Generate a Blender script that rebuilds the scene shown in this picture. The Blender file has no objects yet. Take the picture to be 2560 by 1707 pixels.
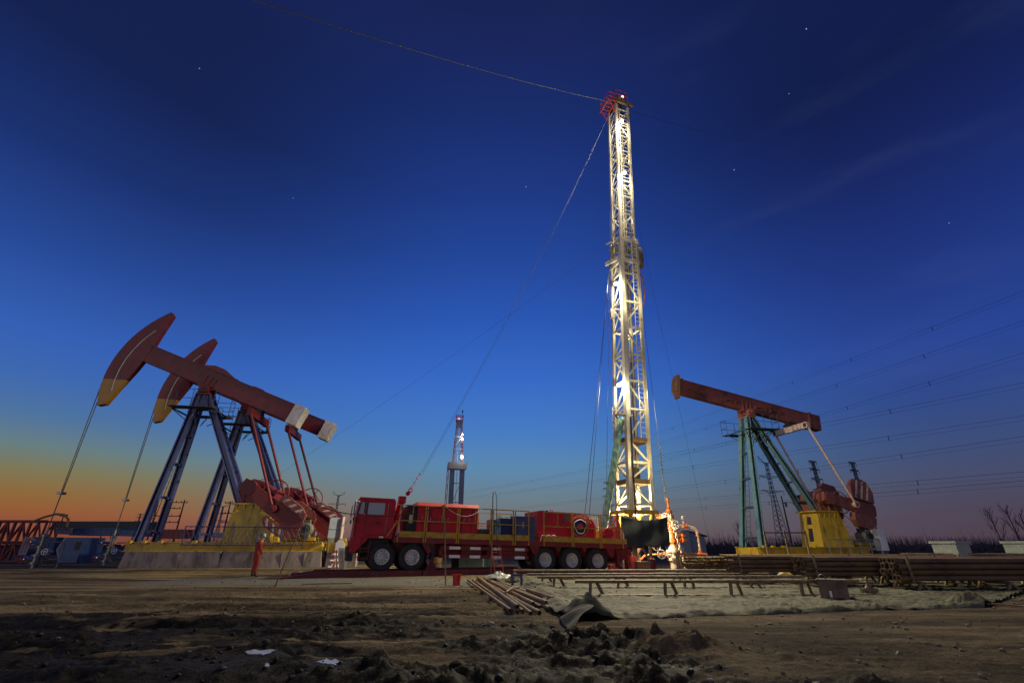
import bpy, math, random
import numpy as np
from mathutils import Vector, Matrix
random.seed(7)
C = bpy.context.scene.collection
PI = math.pi
R = math.radians
def V(*a): return Vector(a[0] if len(a) == 1 else a)

# ------------------------------------------------------------------ camera
CAM_H = 1.26
FPX = 1153.0                      # focal length in pixels of the 2560 wide frame
PITCH = math.atan((1366-853.5)/FPX)
cp, sp = math.cos(PITCH), math.sin(PITCH)
def ray(px, py):
    x, y = px-1280.0, 853.5-py
    return V(x, FPX*cp-y*sp, FPX*sp+y*cp)
def G(px, py, z=0.0):             # pixel to a point on the ground
    r = ray(px, py); k = (z-CAM_H)/r.z
    return V(r.x*k, r.y*k, z)
def AT(px, py, Y):                # pixel to a point at a distance
    r = ray(px, py); k = Y/r.y
    return V(r.x*k, Y, r.z*k+CAM_H)
sc = bpy.context.scene
cam_d = bpy.data.cameras.new('camera'); cam = bpy.data.objects.new('camera', cam_d); C.objects.link(cam)
cam.location = (0, 0, CAM_H); cam.rotation_euler = (PI/2+PITCH, 0, 0)
cam_d.sensor_width = 36; cam_d.lens = 36*FPX/2560; cam_d.clip_start = 0.1; cam_d.clip_end = 8000
sc.camera = cam
sc.render.resolution_x, sc.render.resolution_y = 1024, 682
sc.view_settings.view_transform = 'Standard'; sc.view_settings.look = 'None'
sc.view_settings.exposure = 0; sc.view_settings.gamma = 1

# ------------------------------------------------------------------ mesh builder
class MB:
    def __init__(s): s.v = []; s.f = []
    def add(s, vs, fs):
        n = len(s.v); s.v += [tuple(p) for p in vs]; s.f += [tuple(i+n for i in f) for f in fs]; return s
    def hexa(s, p):               # 8 points: bottom 4 ccw, top 4 ccw
        return s.add(p, [(3,2,1,0),(4,5,6,7),(0,1,5,4),(1,2,6,5),(2,3,7,6),(3,0,4,7)])
    def box(s, x0, x1, y0, y1, z0, z1):
        return s.hexa([(x0,y0,z0),(x1,y0,z0),(x1,y1,z0),(x0,y1,z0),(x0,y0,z1),(x1,y0,z1),(x1,y1,z1),(x0,y1,z1)])
    def beam(s, p, q, w, h=None, up=(0,0,1), w2=None, h2=None):
        h = w if h is None else h; w2 = w if w2 is None else w2; h2 = h if h2 is None else h2
        p, q, up = V(p), V(q), V(up); d = (q-p)
        if d.length < 1e-6: return s
        d.normalize()
        if abs(d.dot(up)) > 0.98: up = V(1,0,0) if abs(d.x) < 0.9 else V(0,1,0)
        a = d.cross(up).normalized(); b = a.cross(d).normalized()
        ps = []
        for c, ww, hh in ((p,w,h),(q,w2,h2)):
            for i, j in ((-1,-1),(1,-1),(1,1),(-1,1)): ps.append(c+a*(i*ww/2)+b*(j*hh/2))
        return s.add(ps, [(0,1,2,3),(7,6,5,4),(1,0,4,5),(2,1,5,6),(3,2,6,7),(0,3,7,4)])
    def ibeam(s, p, q, w, h, t=0.03, up=(0,0,1)):   # web height h, flange width w
        p, q, upv = V(p), V(q), V(up); d = (q-p).normalized()
        a = d.cross(upv).normalized(); b = a.cross(d).normalized()
        s.beam(p, q, t, h-2*t, up=b)
        for k in (-1, 1):
            o = b*(k*(h-t)/2); s.beam(p+o, q+o, w, t, up=b)
        return s
    def tube(s, p, q, r, n=8, r2=None, cap=True):
        r2 = r if r2 is None else r2; p, q = V(p), V(q); d = (q-p).normalized()
        up = V(0,0,1) if abs(d.z) < 0.95 else V(1,0,0)
        a = d.cross(up).normalized(); b = a.cross(d)
        ps = []
        for c, rr in ((p,r),(q,r2)):
            for i in range(n):
                t = 2*PI*i/n; ps.append(c+a*(rr*math.cos(t))+b*(rr*math.sin(t)))
        fs = [(i, n+i, n+(i+1)%n, (i+1)%n) for i in range(n)]
        if cap: fs += [tuple(range(n)), tuple(reversed(range(n, 2*n)))]
        return s.add(ps, fs)
    def pipe(s, pts, r, n=6, cap=True):
        pts = [V(p) for p in pts]; m = len(pts); ps = []
        prev = None
        for k, c in enumerate(pts):
            d = (pts[min(k+1,m-1)]-pts[max(k-1,0)])
            d = d.normalized() if d.length > 1e-9 else V(0,0,1)
            if prev is None:
                up = V(0,0,1) if abs(d.z) < 0.95 else V(1,0,0); a = d.cross(up).normalized()
            else:
                a = (prev-d*prev.dot(d)).normalized()
            prev = a; b = a.cross(d)
            for i in range(n):
                t = 2*PI*i/n; ps.append(c+a*(r*math.cos(t))+b*(r*math.sin(t)))
        fs = [(k*n+i, (k+1)*n+i, (k+1)*n+(i+1)%n, k*n+(i+1)%n) for k in range(m-1) for i in range(n)]
        if cap: fs += [tuple(range(n)), tuple((m-1)*n+i for i in reversed(range(n)))]
        return s.add(ps, fs)
    def lathe(s, prof, c, axis=(0,0,1), n=20, cap=True):      # prof: (radius, along axis)
        c = V(c); d = V(axis).normalized(); up = V(0,0,1) if abs(d.z) < 0.9 else V(1,0,0)
        a = d.cross(up).normalized(); b = a.cross(d); ps = []
        for r, z in prof:
            for i in range(n):
                t = 2*PI*i/n; ps.append(c+d*z+a*(r*math.cos(t))+b*(r*math.sin(t)))
        m = len(prof)
        fs = [(k*n+i, (k+1)*n+i, (k+1)*n+(i+1)%n, k*n+(i+1)%n) for k in range(m-1) for i in range(n)]
        if cap and prof[0][0] > 1e-4: fs.append(tuple(range(n)))
        if cap and prof[-1][0] > 1e-4: fs.append(tuple((m-1)*n+i for i in reversed(range(n))))
        return s.add(ps, fs)
    def torus(s, c, axis, rr, r, n=20, k=6):
        c = V(c); d = V(axis).normalized(); up = V(0,0,1) if abs(d.z) < 0.9 else V(1,0,0)
        a = d.cross(up).normalized(); b = a.cross(d); ps = []
        for i in range(n):
            t = 2*PI*i/n; e = a*math.cos(t)+b*math.sin(t)
            for j in range(k):
                u = 2*PI*j/k; ps.append(c+e*(rr+r*math.cos(u))+d*(r*math.sin(u)))
        fs = [(i*k+j, ((i+1)%n)*k+j, ((i+1)%n)*k+(j+1)%k, i*k+(j+1)%k) for i in range(n) for j in range(k)]
        return s.add(ps, fs)
    def wheel(s, c, axis, rr, r, spokes=4):         # a handwheel
        s.torus(c, axis, rr, r); c = V(c); d = V(axis).normalized(); up = V(0,0,1) if abs(d.z) < 0.9 else V(1,0,0)
        a = d.cross(up).normalized(); b = a.cross(d)
        for i in range(spokes):
            t = PI*2*i/spokes; s.tube(c, c+(a*math.cos(t)+b*math.sin(t))*rr, r*.7, 6)
        s.tube(c-d*r*2, c+d*r*2, r*2, 8); return s
    def prism(s, pts, y0, y1):                      # outline (x,z) extruded along y
        n = len(pts); ps = [(x,y0,z) for x,z in pts]+[(x,y1,z) for x,z in pts]
        fs = [tuple(range(n)), tuple(reversed(range(n,2*n)))]+[((i+1)%n, i, n+i, n+(i+1)%n) for i in range(n)]
        return s.add(ps, fs)
    def ladder(s, p, q, w, side, step=.33, r=.02, rr=.014):
        p, q, side = V(p), V(q), V(side).normalized(); L = (q-p).length
        for k in (-.5,.5): s.tube(p+side*(w*k), q+side*(w*k), r, 5)
        for i in range(1, int(L/step)):
            c = p+(q-p)*(i*step/L); s.tube(c-side*(w/2), c+side*(w/2), rr, 5)
        return s
    def build(s, name, mat, parent=None, smooth=0, loc=None, fix=True):
        me = bpy.data.meshes.new(name); me.from_pydata(s.v, [], s.f); me.update()
        if fix:
            import bmesh
            bm = bmesh.new(); bm.from_mesh(me); bmesh.ops.recalc_face_normals(bm, faces=bm.faces); bm.to_mesh(me); bm.free()
        if mat: me.materials.append(mat)
        if smooth:
            me.polygons.foreach_set('use_smooth', [True]*len(me.polygons)); me.set_sharp_from_angle(angle=R(smooth))
        o = bpy.data.objects.new(name, me); C.objects.link(o)
        if parent: o.parent = parent
        if loc is not None: o.location = loc
        return o
def tag(o, label, cat, group=None, kind=None):
    o['label'] = label; o['category'] = cat
    if group: o['group'] = group
    if kind: o['kind'] = kind
    return o
def struct(o, kind='structure'): o['kind'] = kind; return o
def thing(name, label, cat, loc=(0,0,0), rz=0, group=None):
    o = bpy.data.objects.new(name, None); C.objects.link(o); o.empty_display_size = .1
    o.location = loc; o.rotation_euler = (0,0,rz)
    return tag(o, label, cat, group)
def copy_tree(o, parent=None):
    c = o.copy(); C.objects.link(c)
    if parent: c.parent = parent
    for ch in list(o.children): copy_tree(ch, c)
    return c
def split_build(mb, name, mt, parent, smooth=0):    # every loose piece becomes a part of its own
    n = len(mb.v); par = list(range(n))
    def f(i):
        while par[i] != i: par[i] = par[par[i]]; i = par[i]
        return i
    for fc in mb.f:
        for k in fc[1:]: par[f(k)] = f(fc[0])
    groups = {}
    for fc in mb.f: groups.setdefault(f(fc[0]), []).append(fc)
    res = []
    for g in groups.values():
        ids = sorted({i for fc in g for i in fc}); ix = {i:k for k,i in enumerate(ids)}
        q = MB(); q.v = [mb.v[i] for i in ids]; q.f = [tuple(ix[i] for i in fc) for fc in g]
        res.append(q.build(name, mt, parent, smooth))
    return res
def rebase(o):                                      # move a one-mesh thing's origin to its base
    me = o.data; n = len(me.vertices); co = np.empty(n*3); me.vertices.foreach_get('co', co); co = co.reshape(-1,3)
    b = np.array([(co[:,0].min()+co[:,0].max())/2, (co[:,1].min()+co[:,1].max())/2, co[:,2].min()])
    me.vertices.foreach_set('co', (co-b).ravel()); me.update(); o.location = V(*b); return o

# ------------------------------------------------------------------ materials
MATS = {}
def mat(name, col, rough=.6, metal=0, var=.25, scale=3.0, col2=None, amt=.5, bump=0, bscale=30, sheen=0, stretch=(1,1,1), spec=.5):
    if name in MATS: return MATS[name]
    m = bpy.data.materials.new(name); m.use_nodes = True; nt = m.node_tree; N = nt.nodes; L = nt.links
    b = N['Principled BSDF']; b.inputs['Roughness'].default_value = rough; b.inputs['Metallic'].default_value = metal
    b.inputs['Specular IOR Level'].default_value = spec
    tc = N.new('ShaderNodeTexCoord'); mp = N.new('ShaderNodeMapping'); mp.inputs['Scale'].default_value = stretch
    L.new(tc.outputs['Object'], mp.inputs['Vector'])
    nz = N.new('ShaderNodeTexNoise'); nz.inputs['Scale'].default_value = scale; nz.inputs['Detail'].default_value = 6; nz.inputs['Roughness'].default_value = .65
    L.new(mp.outputs[0], nz.inputs['Vector'])
    cr = N.new('ShaderNodeValToRGB'); cr.color_ramp.elements[0].position = .3; cr.color_ramp.elements[1].position = .72
    k0, k1 = 1-var, 1+var
    cr.color_ramp.elements[0].color = (col[0]*k0, col[1]*k0, col[2]*k0, 1); cr.color_ramp.elements[1].color = (min(1,col[0]*k1), min(1,col[1]*k1), min(1,col[2]*k1), 1)
    L.new(nz.outputs['Fac'], cr.inputs['Fac']); out = cr.outputs[0]
    if col2:                                        # worn or dirty patches
        n2 = N.new('ShaderNodeTexNoise'); n2.inputs['Scale'].default_value = scale*.9; n2.inputs['Detail'].default_value = 8; n2.inputs['Roughness'].default_value = .7
        mp2 = N.new('ShaderNodeMapping'); mp2.inputs['Location'].default_value = (5.2,1.3,7.7); L.new(mp.outputs[0], mp2.inputs['Vector']); L.new(mp2.outputs[0], n2.inputs['Vector'])
        r2 = N.new('ShaderNodeValToRGB'); r2.color_ramp.elements[0].position = .68-.36*amt; r2.color_ramp.elements[1].position = .8-.3*amt
        L.new(n2.outputs['Fac'], r2.inputs['Fac'])
        mx = N.new('ShaderNodeMix'); mx.data_type = 'RGBA'; L.new(r2.outputs[0], mx.inputs[0]); L.new(out, mx.inputs[6]); mx.inputs[7].default_value = (*col2, 1); out = mx.outputs[2]
    L.new(out, b.inputs['Base Color'])
    if bump:
        n3 = N.new('ShaderNodeTexNoise'); n3.inputs['Scale'].default_value = bscale; n3.inputs['Detail'].default_value = 6; L.new(mp.outputs[0], n3.inputs['Vector'])
        bp = N.new('ShaderNodeBump'); bp.inputs['Strength'].default_value = bump; bp.inputs['Distance'].default_value = .03; L.new(n3.outputs['Fac'], bp.inputs['Height']); L.new(bp.outputs[0], b.inputs['Normal'])
    MATS[name] = m; return m
def emit(name, col, st):
    m = bpy.data.materials.new(name); m.use_nodes = True; N = m.node_tree.nodes; N.clear()
    e = N.new('ShaderNodeEmission'); e.inputs[0].default_value = (*col,1); e.inputs[1].default_value = st
    o = N.new('ShaderNodeOutputMaterial'); m.node_tree.links.new(e.outputs[0], o.inputs[0]); MATS[name] = m; return m
M = {}
M['red'] = mat('truck_red', (.46,.014,.022), .4, var=.22, col2=(.2,.025,.02), amt=.42, scale=2.6)
M['dred'] = mat('dark_red', (.17,.014,.014), .5, col2=(.08,.04,.03), amt=.45)
M['deck'] = mat('deck_red', (.2,.02,.018), .55, col2=(.1,.05,.04), amt=.4)
M['ramp'] = mat('ramp_red', (.13,.014,.016), .5, col2=(.1,.07,.05), amt=.4)
M['yellow'] = mat('rail_yellow', (.46,.29,.03), .5, col2=(.2,.12,.03), amt=.4, scale=5)
M['pyellow'] = mat('pedestal_yellow', (.52,.34,.015), .5, var=.22, col2=(.2,.12,.025), amt=.46, scale=1.8, stretch=(1.3,1.3,.5))
M['black'] = mat('black_steel', (.018,.018,.02), .6)
M['tyre'] = mat('tyre_rubber', (.022,.021,.02), .85, bump=.3, col2=(.06,.055,.045), amt=.35, scale=6)
M['rim'] = mat('rim_grey', (.5,.5,.48), .5, var=.12, col2=(.2,.19,.17), amt=.4, scale=8)
M['white'] = mat('reflective_white', (.75,.75,.73), .4, var=.06)
M['chrome'] = mat('chrome', (.6,.6,.6), .2, metal=1, var=.1)
M['glass'] = mat('glass_dull', (.05,.06,.07), .08, var=.1)
M['bluebox'] = mat('cabinet_blue', (.05,.07,.17), .5, var=.15, col2=(.03,.05,.14), amt=.4)
M['dblue'] = mat('dark_blue_paint', (.02,.03,.11), .5, var=.15)
M['bluetarp'] = mat('blue_plastic', (.05,.16,.25), .35, bump=.4, bscale=8)
M['orange'] = mat('orange_box', (.6,.16,.02), .5)
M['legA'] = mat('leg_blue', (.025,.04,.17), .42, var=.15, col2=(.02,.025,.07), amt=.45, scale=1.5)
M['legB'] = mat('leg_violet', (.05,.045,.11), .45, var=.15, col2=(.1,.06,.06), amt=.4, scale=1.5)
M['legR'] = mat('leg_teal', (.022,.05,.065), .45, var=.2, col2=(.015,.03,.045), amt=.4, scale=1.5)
M['edgeR'] = mat('leg_edge_lit_teal', (.095,.185,.21), .45, var=.2, col2=(.04,.085,.11), amt=.4, scale=1.5)  # paler copy of the leg teal: lamp light painted onto the flanges
M['edgeA'] = mat('leg_edge_lit_blue', (.06,.075,.22), .42, var=.2, col2=(.03,.035,.1), amt=.4, scale=1.5)  # likewise for the blue legs, light on the flanges put into the colour
M['gearA'] = mat('gearbox_red', (.17,.013,.015), .55, var=.2, col2=(.09,.015,.015), amt=.4)
M['gearR'] = mat('rusty_red', (.26,.09,.065), .6, var=.25, col2=(.1,.04,.03), amt=.45)
M['headred'] = mat('horsehead_red', (.2,.016,.018), .5, var=.25, col2=(.09,.022,.018), amt=.48, scale=1.6, bump=.15)
M['headyel'] = mat('horsehead_yellow', (.5,.24,.01), .45, var=.2, col2=(.3,.12,.01), amt=.4, scale=1.2)
M['beamR'] = mat('beam_rust_red', (.21,.062,.045), .6, var=.2, col2=(.09,.035,.028), amt=.5, scale=1.0)
M['eqw'] = mat('equalizer_pink', (.55,.42,.36), .55, var=.15)
M['cw'] = mat('counterweight', (.2,.045,.035), .6, var=.25, col2=(.1,.06,.05), amt=.45)
M['cwR'] = mat('counterweight_brown', (.23,.075,.058), .7, var=.25, col2=(.08,.05,.045), amt=.5)
M['steel'] = mat('grey_steel', (.2,.2,.2), .4, metal=.7, var=.2, col2=(.14,.12,.1), amt=.4)
M['cable'] = mat('wire_rope', (.16,.15,.13), .6, metal=.3)
M['wireb'] = mat('conductor', (.05,.055,.09), .7)
M['rubber'] = mat('black_cable', (.02,.02,.02), .6)
M['mast'] = mat('mast_cream', (.62,.57,.43), .42, var=.12, col2=(.38,.3,.18), amt=.38, scale=2.5)
M['mastb'] = mat('mast_brown', (.2,.13,.07), .6, var=.25, col2=(.34,.26,.14), amt=.4, scale=3)
M['crown'] = mat('crown_red', (.5,.06,.03), .5, var=.2)
M['green'] = mat('green_wrap', (.2,.36,.25), .5, var=.3, bump=.8, bscale=6, scale=5)
M['sheet'] = mat('dark_sheet', (.03,.038,.034), .85, var=.2, bump=.4, bscale=4)
M['wellor'] = mat('wellhead_orange', (.55,.13,.02), .42, var=.2, col2=(.35,.2,.1), amt=.4, scale=8)
M['wellpale'] = mat('wellhead_pale', (.6,.5,.36), .5, var=.2, col2=(.4,.15,.05), amt=.45, scale=8)
M['pipe'] = mat('rusty_pipe', (.31,.21,.085), .55, metal=.15, var=.3, col2=(.09,.055,.03), amt=.5, scale=4, stretch=(.3,1,1))
M['pipe2'] = mat('brown_casing', (.14,.088,.042), .55, metal=.15, var=.3, col2=(.07,.045,.028), amt=.5, scale=4, stretch=(.3,1,1))
M['pipein'] = mat('pipe_bore', (.012,.01,.008), .9)
M['tress'] = mat('trestle_steel', (.22,.155,.08), .6, metal=.1, var=.3, col2=(.08,.055,.035), amt=.5, scale=5)
M['conc'] = mat('concrete', (.27,.22,.195), .88, var=.25, col2=(.12,.1,.085), amt=.55, scale=1.5, stretch=(1.6,1.6,.45), bump=.25, bscale=20)
M['paleconc'] = mat('pale_block', (.34,.38,.31), .85, var=.12, bump=.2)
M['tarp'] = mat('ground_tarp', (.1,.098,.06), .8, var=.45, col2=(.05,.04,.022), amt=.55, scale=2.6, bump=.8, bscale=9, stretch=(.45,1,1), spec=.3)
M['tarpd'] = mat('olive_tarp', (.06,.058,.036), .9, var=.3, bump=.5, bscale=10)
M['plastic'] = mat('pale_plastic', (.3,.32,.28), .35, var=.2, bump=.5, bscale=12)
M['wood'] = mat('wood', (.22,.14,.07), .8, var=.3, stretch=(.2,1,1), scale=6)
M['crate'] = mat('brown_crate', (.16,.11,.07), .75, var=.3, col2=(.08,.05,.035), amt=.5, scale=3)
M['bucket'] = mat('bucket_red', (.5,.03,.02), .35, var=.12)
M['stone'] = mat('stone', (.33,.31,.24), .9, var=.25, bump=.5)
M['lattice'] = mat('pylon_steel', (.09,.1,.13), .7, var=.1)
M['bark'] = mat('bark', (.05,.045,.05), .9)
M['shed'] = mat('corrugated_grey', (.3,.34,.38), .5, var=.12)
M['shedb'] = mat('shed_wall', (.2,.23,.3), .6, var=.12)
M['cabg'] = mat('cabinet_green', (.25,.38,.32), .5, var=.12, col2=(.16,.24,.2), amt=.35)
M['yardblue'] = mat('yard_blue', (.04,.08,.19), .5, var=.2, col2=(.05,.09,.2), amt=.4)
M['yardpink'] = mat('yard_pale', (.24,.2,.24), .6, var=.15)
M['rigblue'] = mat('rig_bluegrey', (.2,.22,.28), .55, var=.15)
M['rigw'] = mat('rig_white', (.55,.53,.48), .55, var=.15)
M['suit'] = mat('coverall_red', (.34,.04,.02), .8, var=.2, bump=.3, bscale=18)
M['skin'] = mat('skin', (.4,.22,.15), .6, var=.08)
M['helmet'] = mat('helmet_grey', (.12,.13,.14), .35)
M['railblue'] = mat('railing_blue', (.03,.04,.13), .5, var=.15)
M['railgrey'] = mat('railing_grey', (.12,.16,.2), .5, var=.2)
M['motor'] = mat('motor_grey', (.13,.13,.11), .6, var=.2)
M['ice'] = mat('thin_ice', (.42,.45,.48), .3, var=.35, scale=5, col2=(.12,.1,.08), amt=.4, bump=.3)
M['lamp'] = emit('lamp_glow', (1,.97,.85), 60)
M['lampred'] = emit('lamp_red', (1,.1,.03), 6)
# ------------------------------------------------------------------ sky: dusk, the glow low on the left
def lin(c): return tuple(((x/255)/12.92 if x/255 <= .04045 else ((x/255+.055)/1.055)**2.4) for x in c)
w = bpy.data.worlds.new('World'); sc.world = w; w.use_nodes = True
nt = w.node_tree; N = nt.nodes; L = nt.links; bg = N['Background']
def node(t, **k):
    n = N.new(t)
    for a, v in k.items(): setattr(n, a, v)
    return n
def mth(op, a, b=None, c=None, clamp=False):
    n = node('ShaderNodeMath', operation=op, use_clamp=clamp)
    for i, x in enumerate((a, b, c)):
        if x is None: continue
        if isinstance(x, (int, float)): n.inputs[i].default_value = x
        else: L.new(x, n.inputs[i])
    return n.outputs[0]
tc = node('ShaderNodeTexCoord'); sx = node('ShaderNodeSeparateXYZ')
nv = node('ShaderNodeVectorMath', operation='NORMALIZE'); L.new(tc.outputs['Generated'], nv.inputs[0]); L.new(nv.outputs[0], sx.inputs[0])
az = mth('ARCTAN2', sx.outputs[0], sx.outputs[1])
def ramp(stops):
    n = node('ShaderNodeValToRGB'); L.new(sx.outputs[2], n.inputs[0]); e = n.color_ramp.elements
    n.color_ramp.interpolation = 'B_SPLINE' if False else 'LINEAR'
    for i, (p, c) in enumerate(stops):
        x = e[i] if i < 2 else e.new(p)
        x.position = p; x.color = (*lin(c), 1)
    return n.outputs[0]
RL = ramp([(0,(118,64,50)),(.033,(144,80,58)),(.05,(148,92,54)),(.075,(141,106,62)),(.105,(126,120,86)),(.137,(104,126,128)),(.183,(78,115,160)),(.24,(62,104,176)),(.3,(53,96,180)),(.42,(39,72,148)),(.54,(28,50,112)),(.66,(21,35,82)),(.78,(21,34,80)),(.88,(25,36,88)),(1,(22,30,74))])
RC = ramp([(0,(104,84,88)),(.05,(114,112,112)),(.09,(106,126,138)),(.15,(92,136,174)),(.22,(72,124,194)),(.33,(55,106,197)),(.45,(43,87,178)),(.56,(36,71,153)),(.66,(31,58,133)),(.76,(26,46,109)),(.86,(25,36,86)),(1,(22,30,74))])
RR = ramp([(0,(80,64,74)),(.05,(78,69,86)),(.09,(73,76,102)),(.15,(61,78,122)),(.22,(49,73,136)),(.3,(41,69,148)),(.45,(31,51,122)),(.58,(23,37,94)),(.68,(18,29,74)),(.8,(20,31,78)),(1,(22,30,74))])
def smooth(x, a, b):
    n = node('ShaderNodeMapRange', interpolation_type='SMOOTHSTEP'); L.new(x, n.inputs[0]); n.inputs[1].default_value = a; n.inputs[2].default_value = b
    return n.outputs[0]
def mix(f, a, b, bt='MIX'):
    n = node('ShaderNodeMix', data_type='RGBA', blend_type=bt)
    if isinstance(f, (int, float)): n.inputs[0].default_value = f
    else: L.new(f, n.inputs[0])
    for i, x in ((6,a),(7,b)):
        if isinstance(x, tuple): n.inputs[i].default_value = x
        else: L.new(x, n.inputs[i])
    return n.outputs[2]
f1 = smooth(az, R(-46), R(-2)); f2 = smooth(az, R(2), R(46))
sky = mix(f2, mix(f1, RL, RC), RR)
# a few stars
vo = node('ShaderNodeTexVoronoi'); vo.inputs['Scale'].default_value = 34; L.new(nv.outputs[0], vo.inputs['Vector'])
sv = node('ShaderNodeSeparateColor'); L.new(vo.outputs['Color'], sv.inputs[0])
st = mth('MULTIPLY', mth('LESS_THAN', vo.outputs['Distance'], .028), mth('GREATER_THAN', sv.outputs[0], .86))
st = mth('MULTIPLY', st, smooth(sx.outputs[2], .25, .5))
sky = mix(1.0, sky, mix(mth('MULTIPLY', st, .45), (0,0,0,1), (1,1,1,1)), 'ADD')
# thin streaks of high cloud
cn = node('ShaderNodeTexNoise'); cn.inputs['Scale'].default_value = 2.2; cn.inputs['Detail'].default_value = 5
cm = node('ShaderNodeMapping'); cm.inputs['Scale'].default_value = (1.2,1.6,7.0); cm.inputs['Rotation'].default_value = (.3,.5,.2); L.new(nv.outputs[0], cm.inputs[0]); L.new(cm.outputs[0], cn.inputs['Vector'])
wisp = mth('MULTIPLY', mth('MULTIPLY', smooth(cn.outputs['Fac'], .5, .8), smooth(az, R(0), R(30))), .045)
sky = mix(wisp, sky, (.15,.2,.46,1))
L.new(sky, bg.inputs[0]); bg.inputs[1].default_value = 1.0

# added weak, soft fill from behind the camera, brightening the near sides
sd = bpy.data.lights.new('fill_sun', 'SUN'); sd.energy = .32; sd.angle = R(20); sd.color = (1,.88,.74)
so = bpy.data.objects.new('fill_sun', sd); C.objects.link(so); so.rotation_euler = V(.3,.95,-.13).to_track_quat('-Z','Y').to_euler()

# ------------------------------------------------------------------ ground
def hsh(ix, iy, seed):
    h = (ix.astype(np.int64)*374761393 + iy.astype(np.int64)*668265263 + seed*1442695041) & 0x7fffffff
    h = ((h ^ (h >> 13))*1274126177) & 0x7fffffff
    return (h ^ (h >> 16)) & 0x7fffffff
def perlin(x, y, seed=0):
    x0 = np.floor(x); y0 = np.floor(y); fx = x-x0; fy = y-y0
    def g(ix, iy, dx, dy):
        a = hsh(ix, iy, seed)*(2*np.pi/0x7fffffff); return np.cos(a)*dx+np.sin(a)*dy
    u = fx*fx*fx*(fx*(fx*6-15)+10); v = fy*fy*fy*(fy*(fy*6-15)+10)
    a = g(x0,y0,fx,fy); b = g(x0+1,y0,fx-1,fy); c = g(x0,y0+1,fx,fy-1); d = g(x0+1,y0+1,fx-1,fy-1)
    return (a+(b-a)*u)*(1-v)+(c+(d-c)*u)*v
def fbm(x, y, o=5, seed=0, g=.5, ridged=False):
    s = 0; a = 1; t = 0
    for i in range(o):
        n = perlin(x*2**i, y*2**i, seed+i*17)
        s = s+a*((1-2*np.abs(n)) if ridged else n); t += a; a *= g
    return s/t
def sstep(a, b, x):
    t = np.clip((x-a)/(b-a), 0, 1); return t*t*(3-2*t)
def mudmask(X, Y):                # churned wet mud: a broad belt in front, narrower to the right
    edge = 2.1+.55*perlin(Y*.6, X*0+3.1, 5)-np.clip(Y-6.3,0,9)*.42
    m = np.maximum(sstep(.6, -.5, X-edge), .9*sstep(6.2, 5.0, Y+.3*perlin(X*.8, Y*.8, 7))*sstep(6, 3, X))
    far = 10.6+1.0*perlin(X*.35, X*0+1.7, 9)-sstep(-4, 3, X)*1.2
    m = m*sstep(1.4, -1.0, Y-far)
    n = fbm(X*.38, Y*1.25, 6, 41, .62)
    return np.clip(m*sstep(-.19, .08, n+.10*sstep(8.5,6,Y)-.03), 0, 1)
PUD = [(G(650,1638).x,G(650,1638).y,.42,.34),(G(826,1664).x,G(826,1664).y,.32,.3)]
def height(X, Y):
    h = .17*sstep(24.5, 28, Y)*sstep(-6, -9, X)
    h = h+.05*fbm(X*.16, Y*.3, 4, 3)*sstep(2, 6, Y)
    # wheel ruts running across
    bel = sstep(19, 14, Y)*sstep(3.2, -.5, X)
    rut = fbm(X*.1+.2*fbm(X*.3,Y*.3,2,90), Y*1.1, 3, 12)
    h = h+bel*.085*np.tanh(rut*4)
    h = h+.012*fbm(X*1.6, Y*2.2, 4, 21)
    m = mudmask(X, Y)
    wx = X+.22*fbm(X*1.7, Y*1.7, 3, 201); wy = Y+.22*fbm(X*1.7, Y*1.7, 3, 211)
    def billow(f, sd, o=3): return np.abs(fbm(wx*f, wy*f*1.25, o, sd, .55))*2.6
    cl = .55*billow(1.1, 55)+.38*billow(2.6, 65)+.22*billow(6.0, 75)+.11*billow(13.0, 85, 2)
    big = fbm(X*.5, Y*1.0, 3, 77)
    h = h+m*(.19*cl*(.4+1.1*sstep(-.25, .3, big))*(.62+.38*sstep(-5, -1.2, X))-.05)
    h = h+(1-m)*(.03*billow(2.2, 95)+.014*billow(7, 98, 2))*sstep(20, 10, Y)
    # flattened crests left by tyres
    ty = np.sin(Y*3.3+.9*perlin(X*.25, Y*.4, 301)+X*.12)
    h = h+bel*.045*np.clip(ty*2.2, -1, .6)*(.5+.5*m)
    # the heap right of the middle
    r2 = ((X-2.05)/.75)**2+((Y-7.2)/.42)**2
    h = h+np.exp(-r2)*(.10+.26*billow(1.9, 31)+.1*billow(5, 32))
    r3 = ((X-1.0)/.9)**2+((Y-7.6)/.4)**2
    h = h+np.exp(-r3)*(.05+.24*billow(2.1, 35)+.1*billow(5.5, 36))
    r4 = ((X-3.35)/.22)**2+((Y-6.75)/.1)**2
    h = h+np.exp(-r4)*.07
    for px_, py_, rx_, ry_ in PUD:
        k = np.exp(-(((X-px_)/rx_)**2+((Y-py_)/ry_)**2)**2); h = h*(1-k)+.035*k
    fl = sstep(7.6,8.4,Y)*sstep(.2,1.4,X)                  # flat under the sheet
    return h*(1-fl*.75)
def geo(a, b, s0, k, cap=1e9):
    out = [a]; s = s0
    while (out[-1] < b): out.append(out[-1]+s); s = min(s*k, cap)
    return out
xs = np.array(sorted([-x for x in geo(9.5, 4000, .05, 1.05)]+list(np.arange(-9.45, 7.5, .04))+geo(7.5, 4000, .05, 1.05)))
ys = np.array([-600,-200,-60,-20,-8,-3,0,2,3,3.6]+list(np.arange(4, 11.5, .032))+geo(11.5, 6000, .034, 1.022, 400))
XX, YY = np.meshgrid(xs, ys); ZZ = np.where(YY > 3, height(XX, YY), 0.0)*sstep(600, 120, np.abs(YY)+np.abs(XX))
ZZ = ZZ-.004
MM = mudmask(XX, YY)
nx, ny = len(xs), len(ys)
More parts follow.
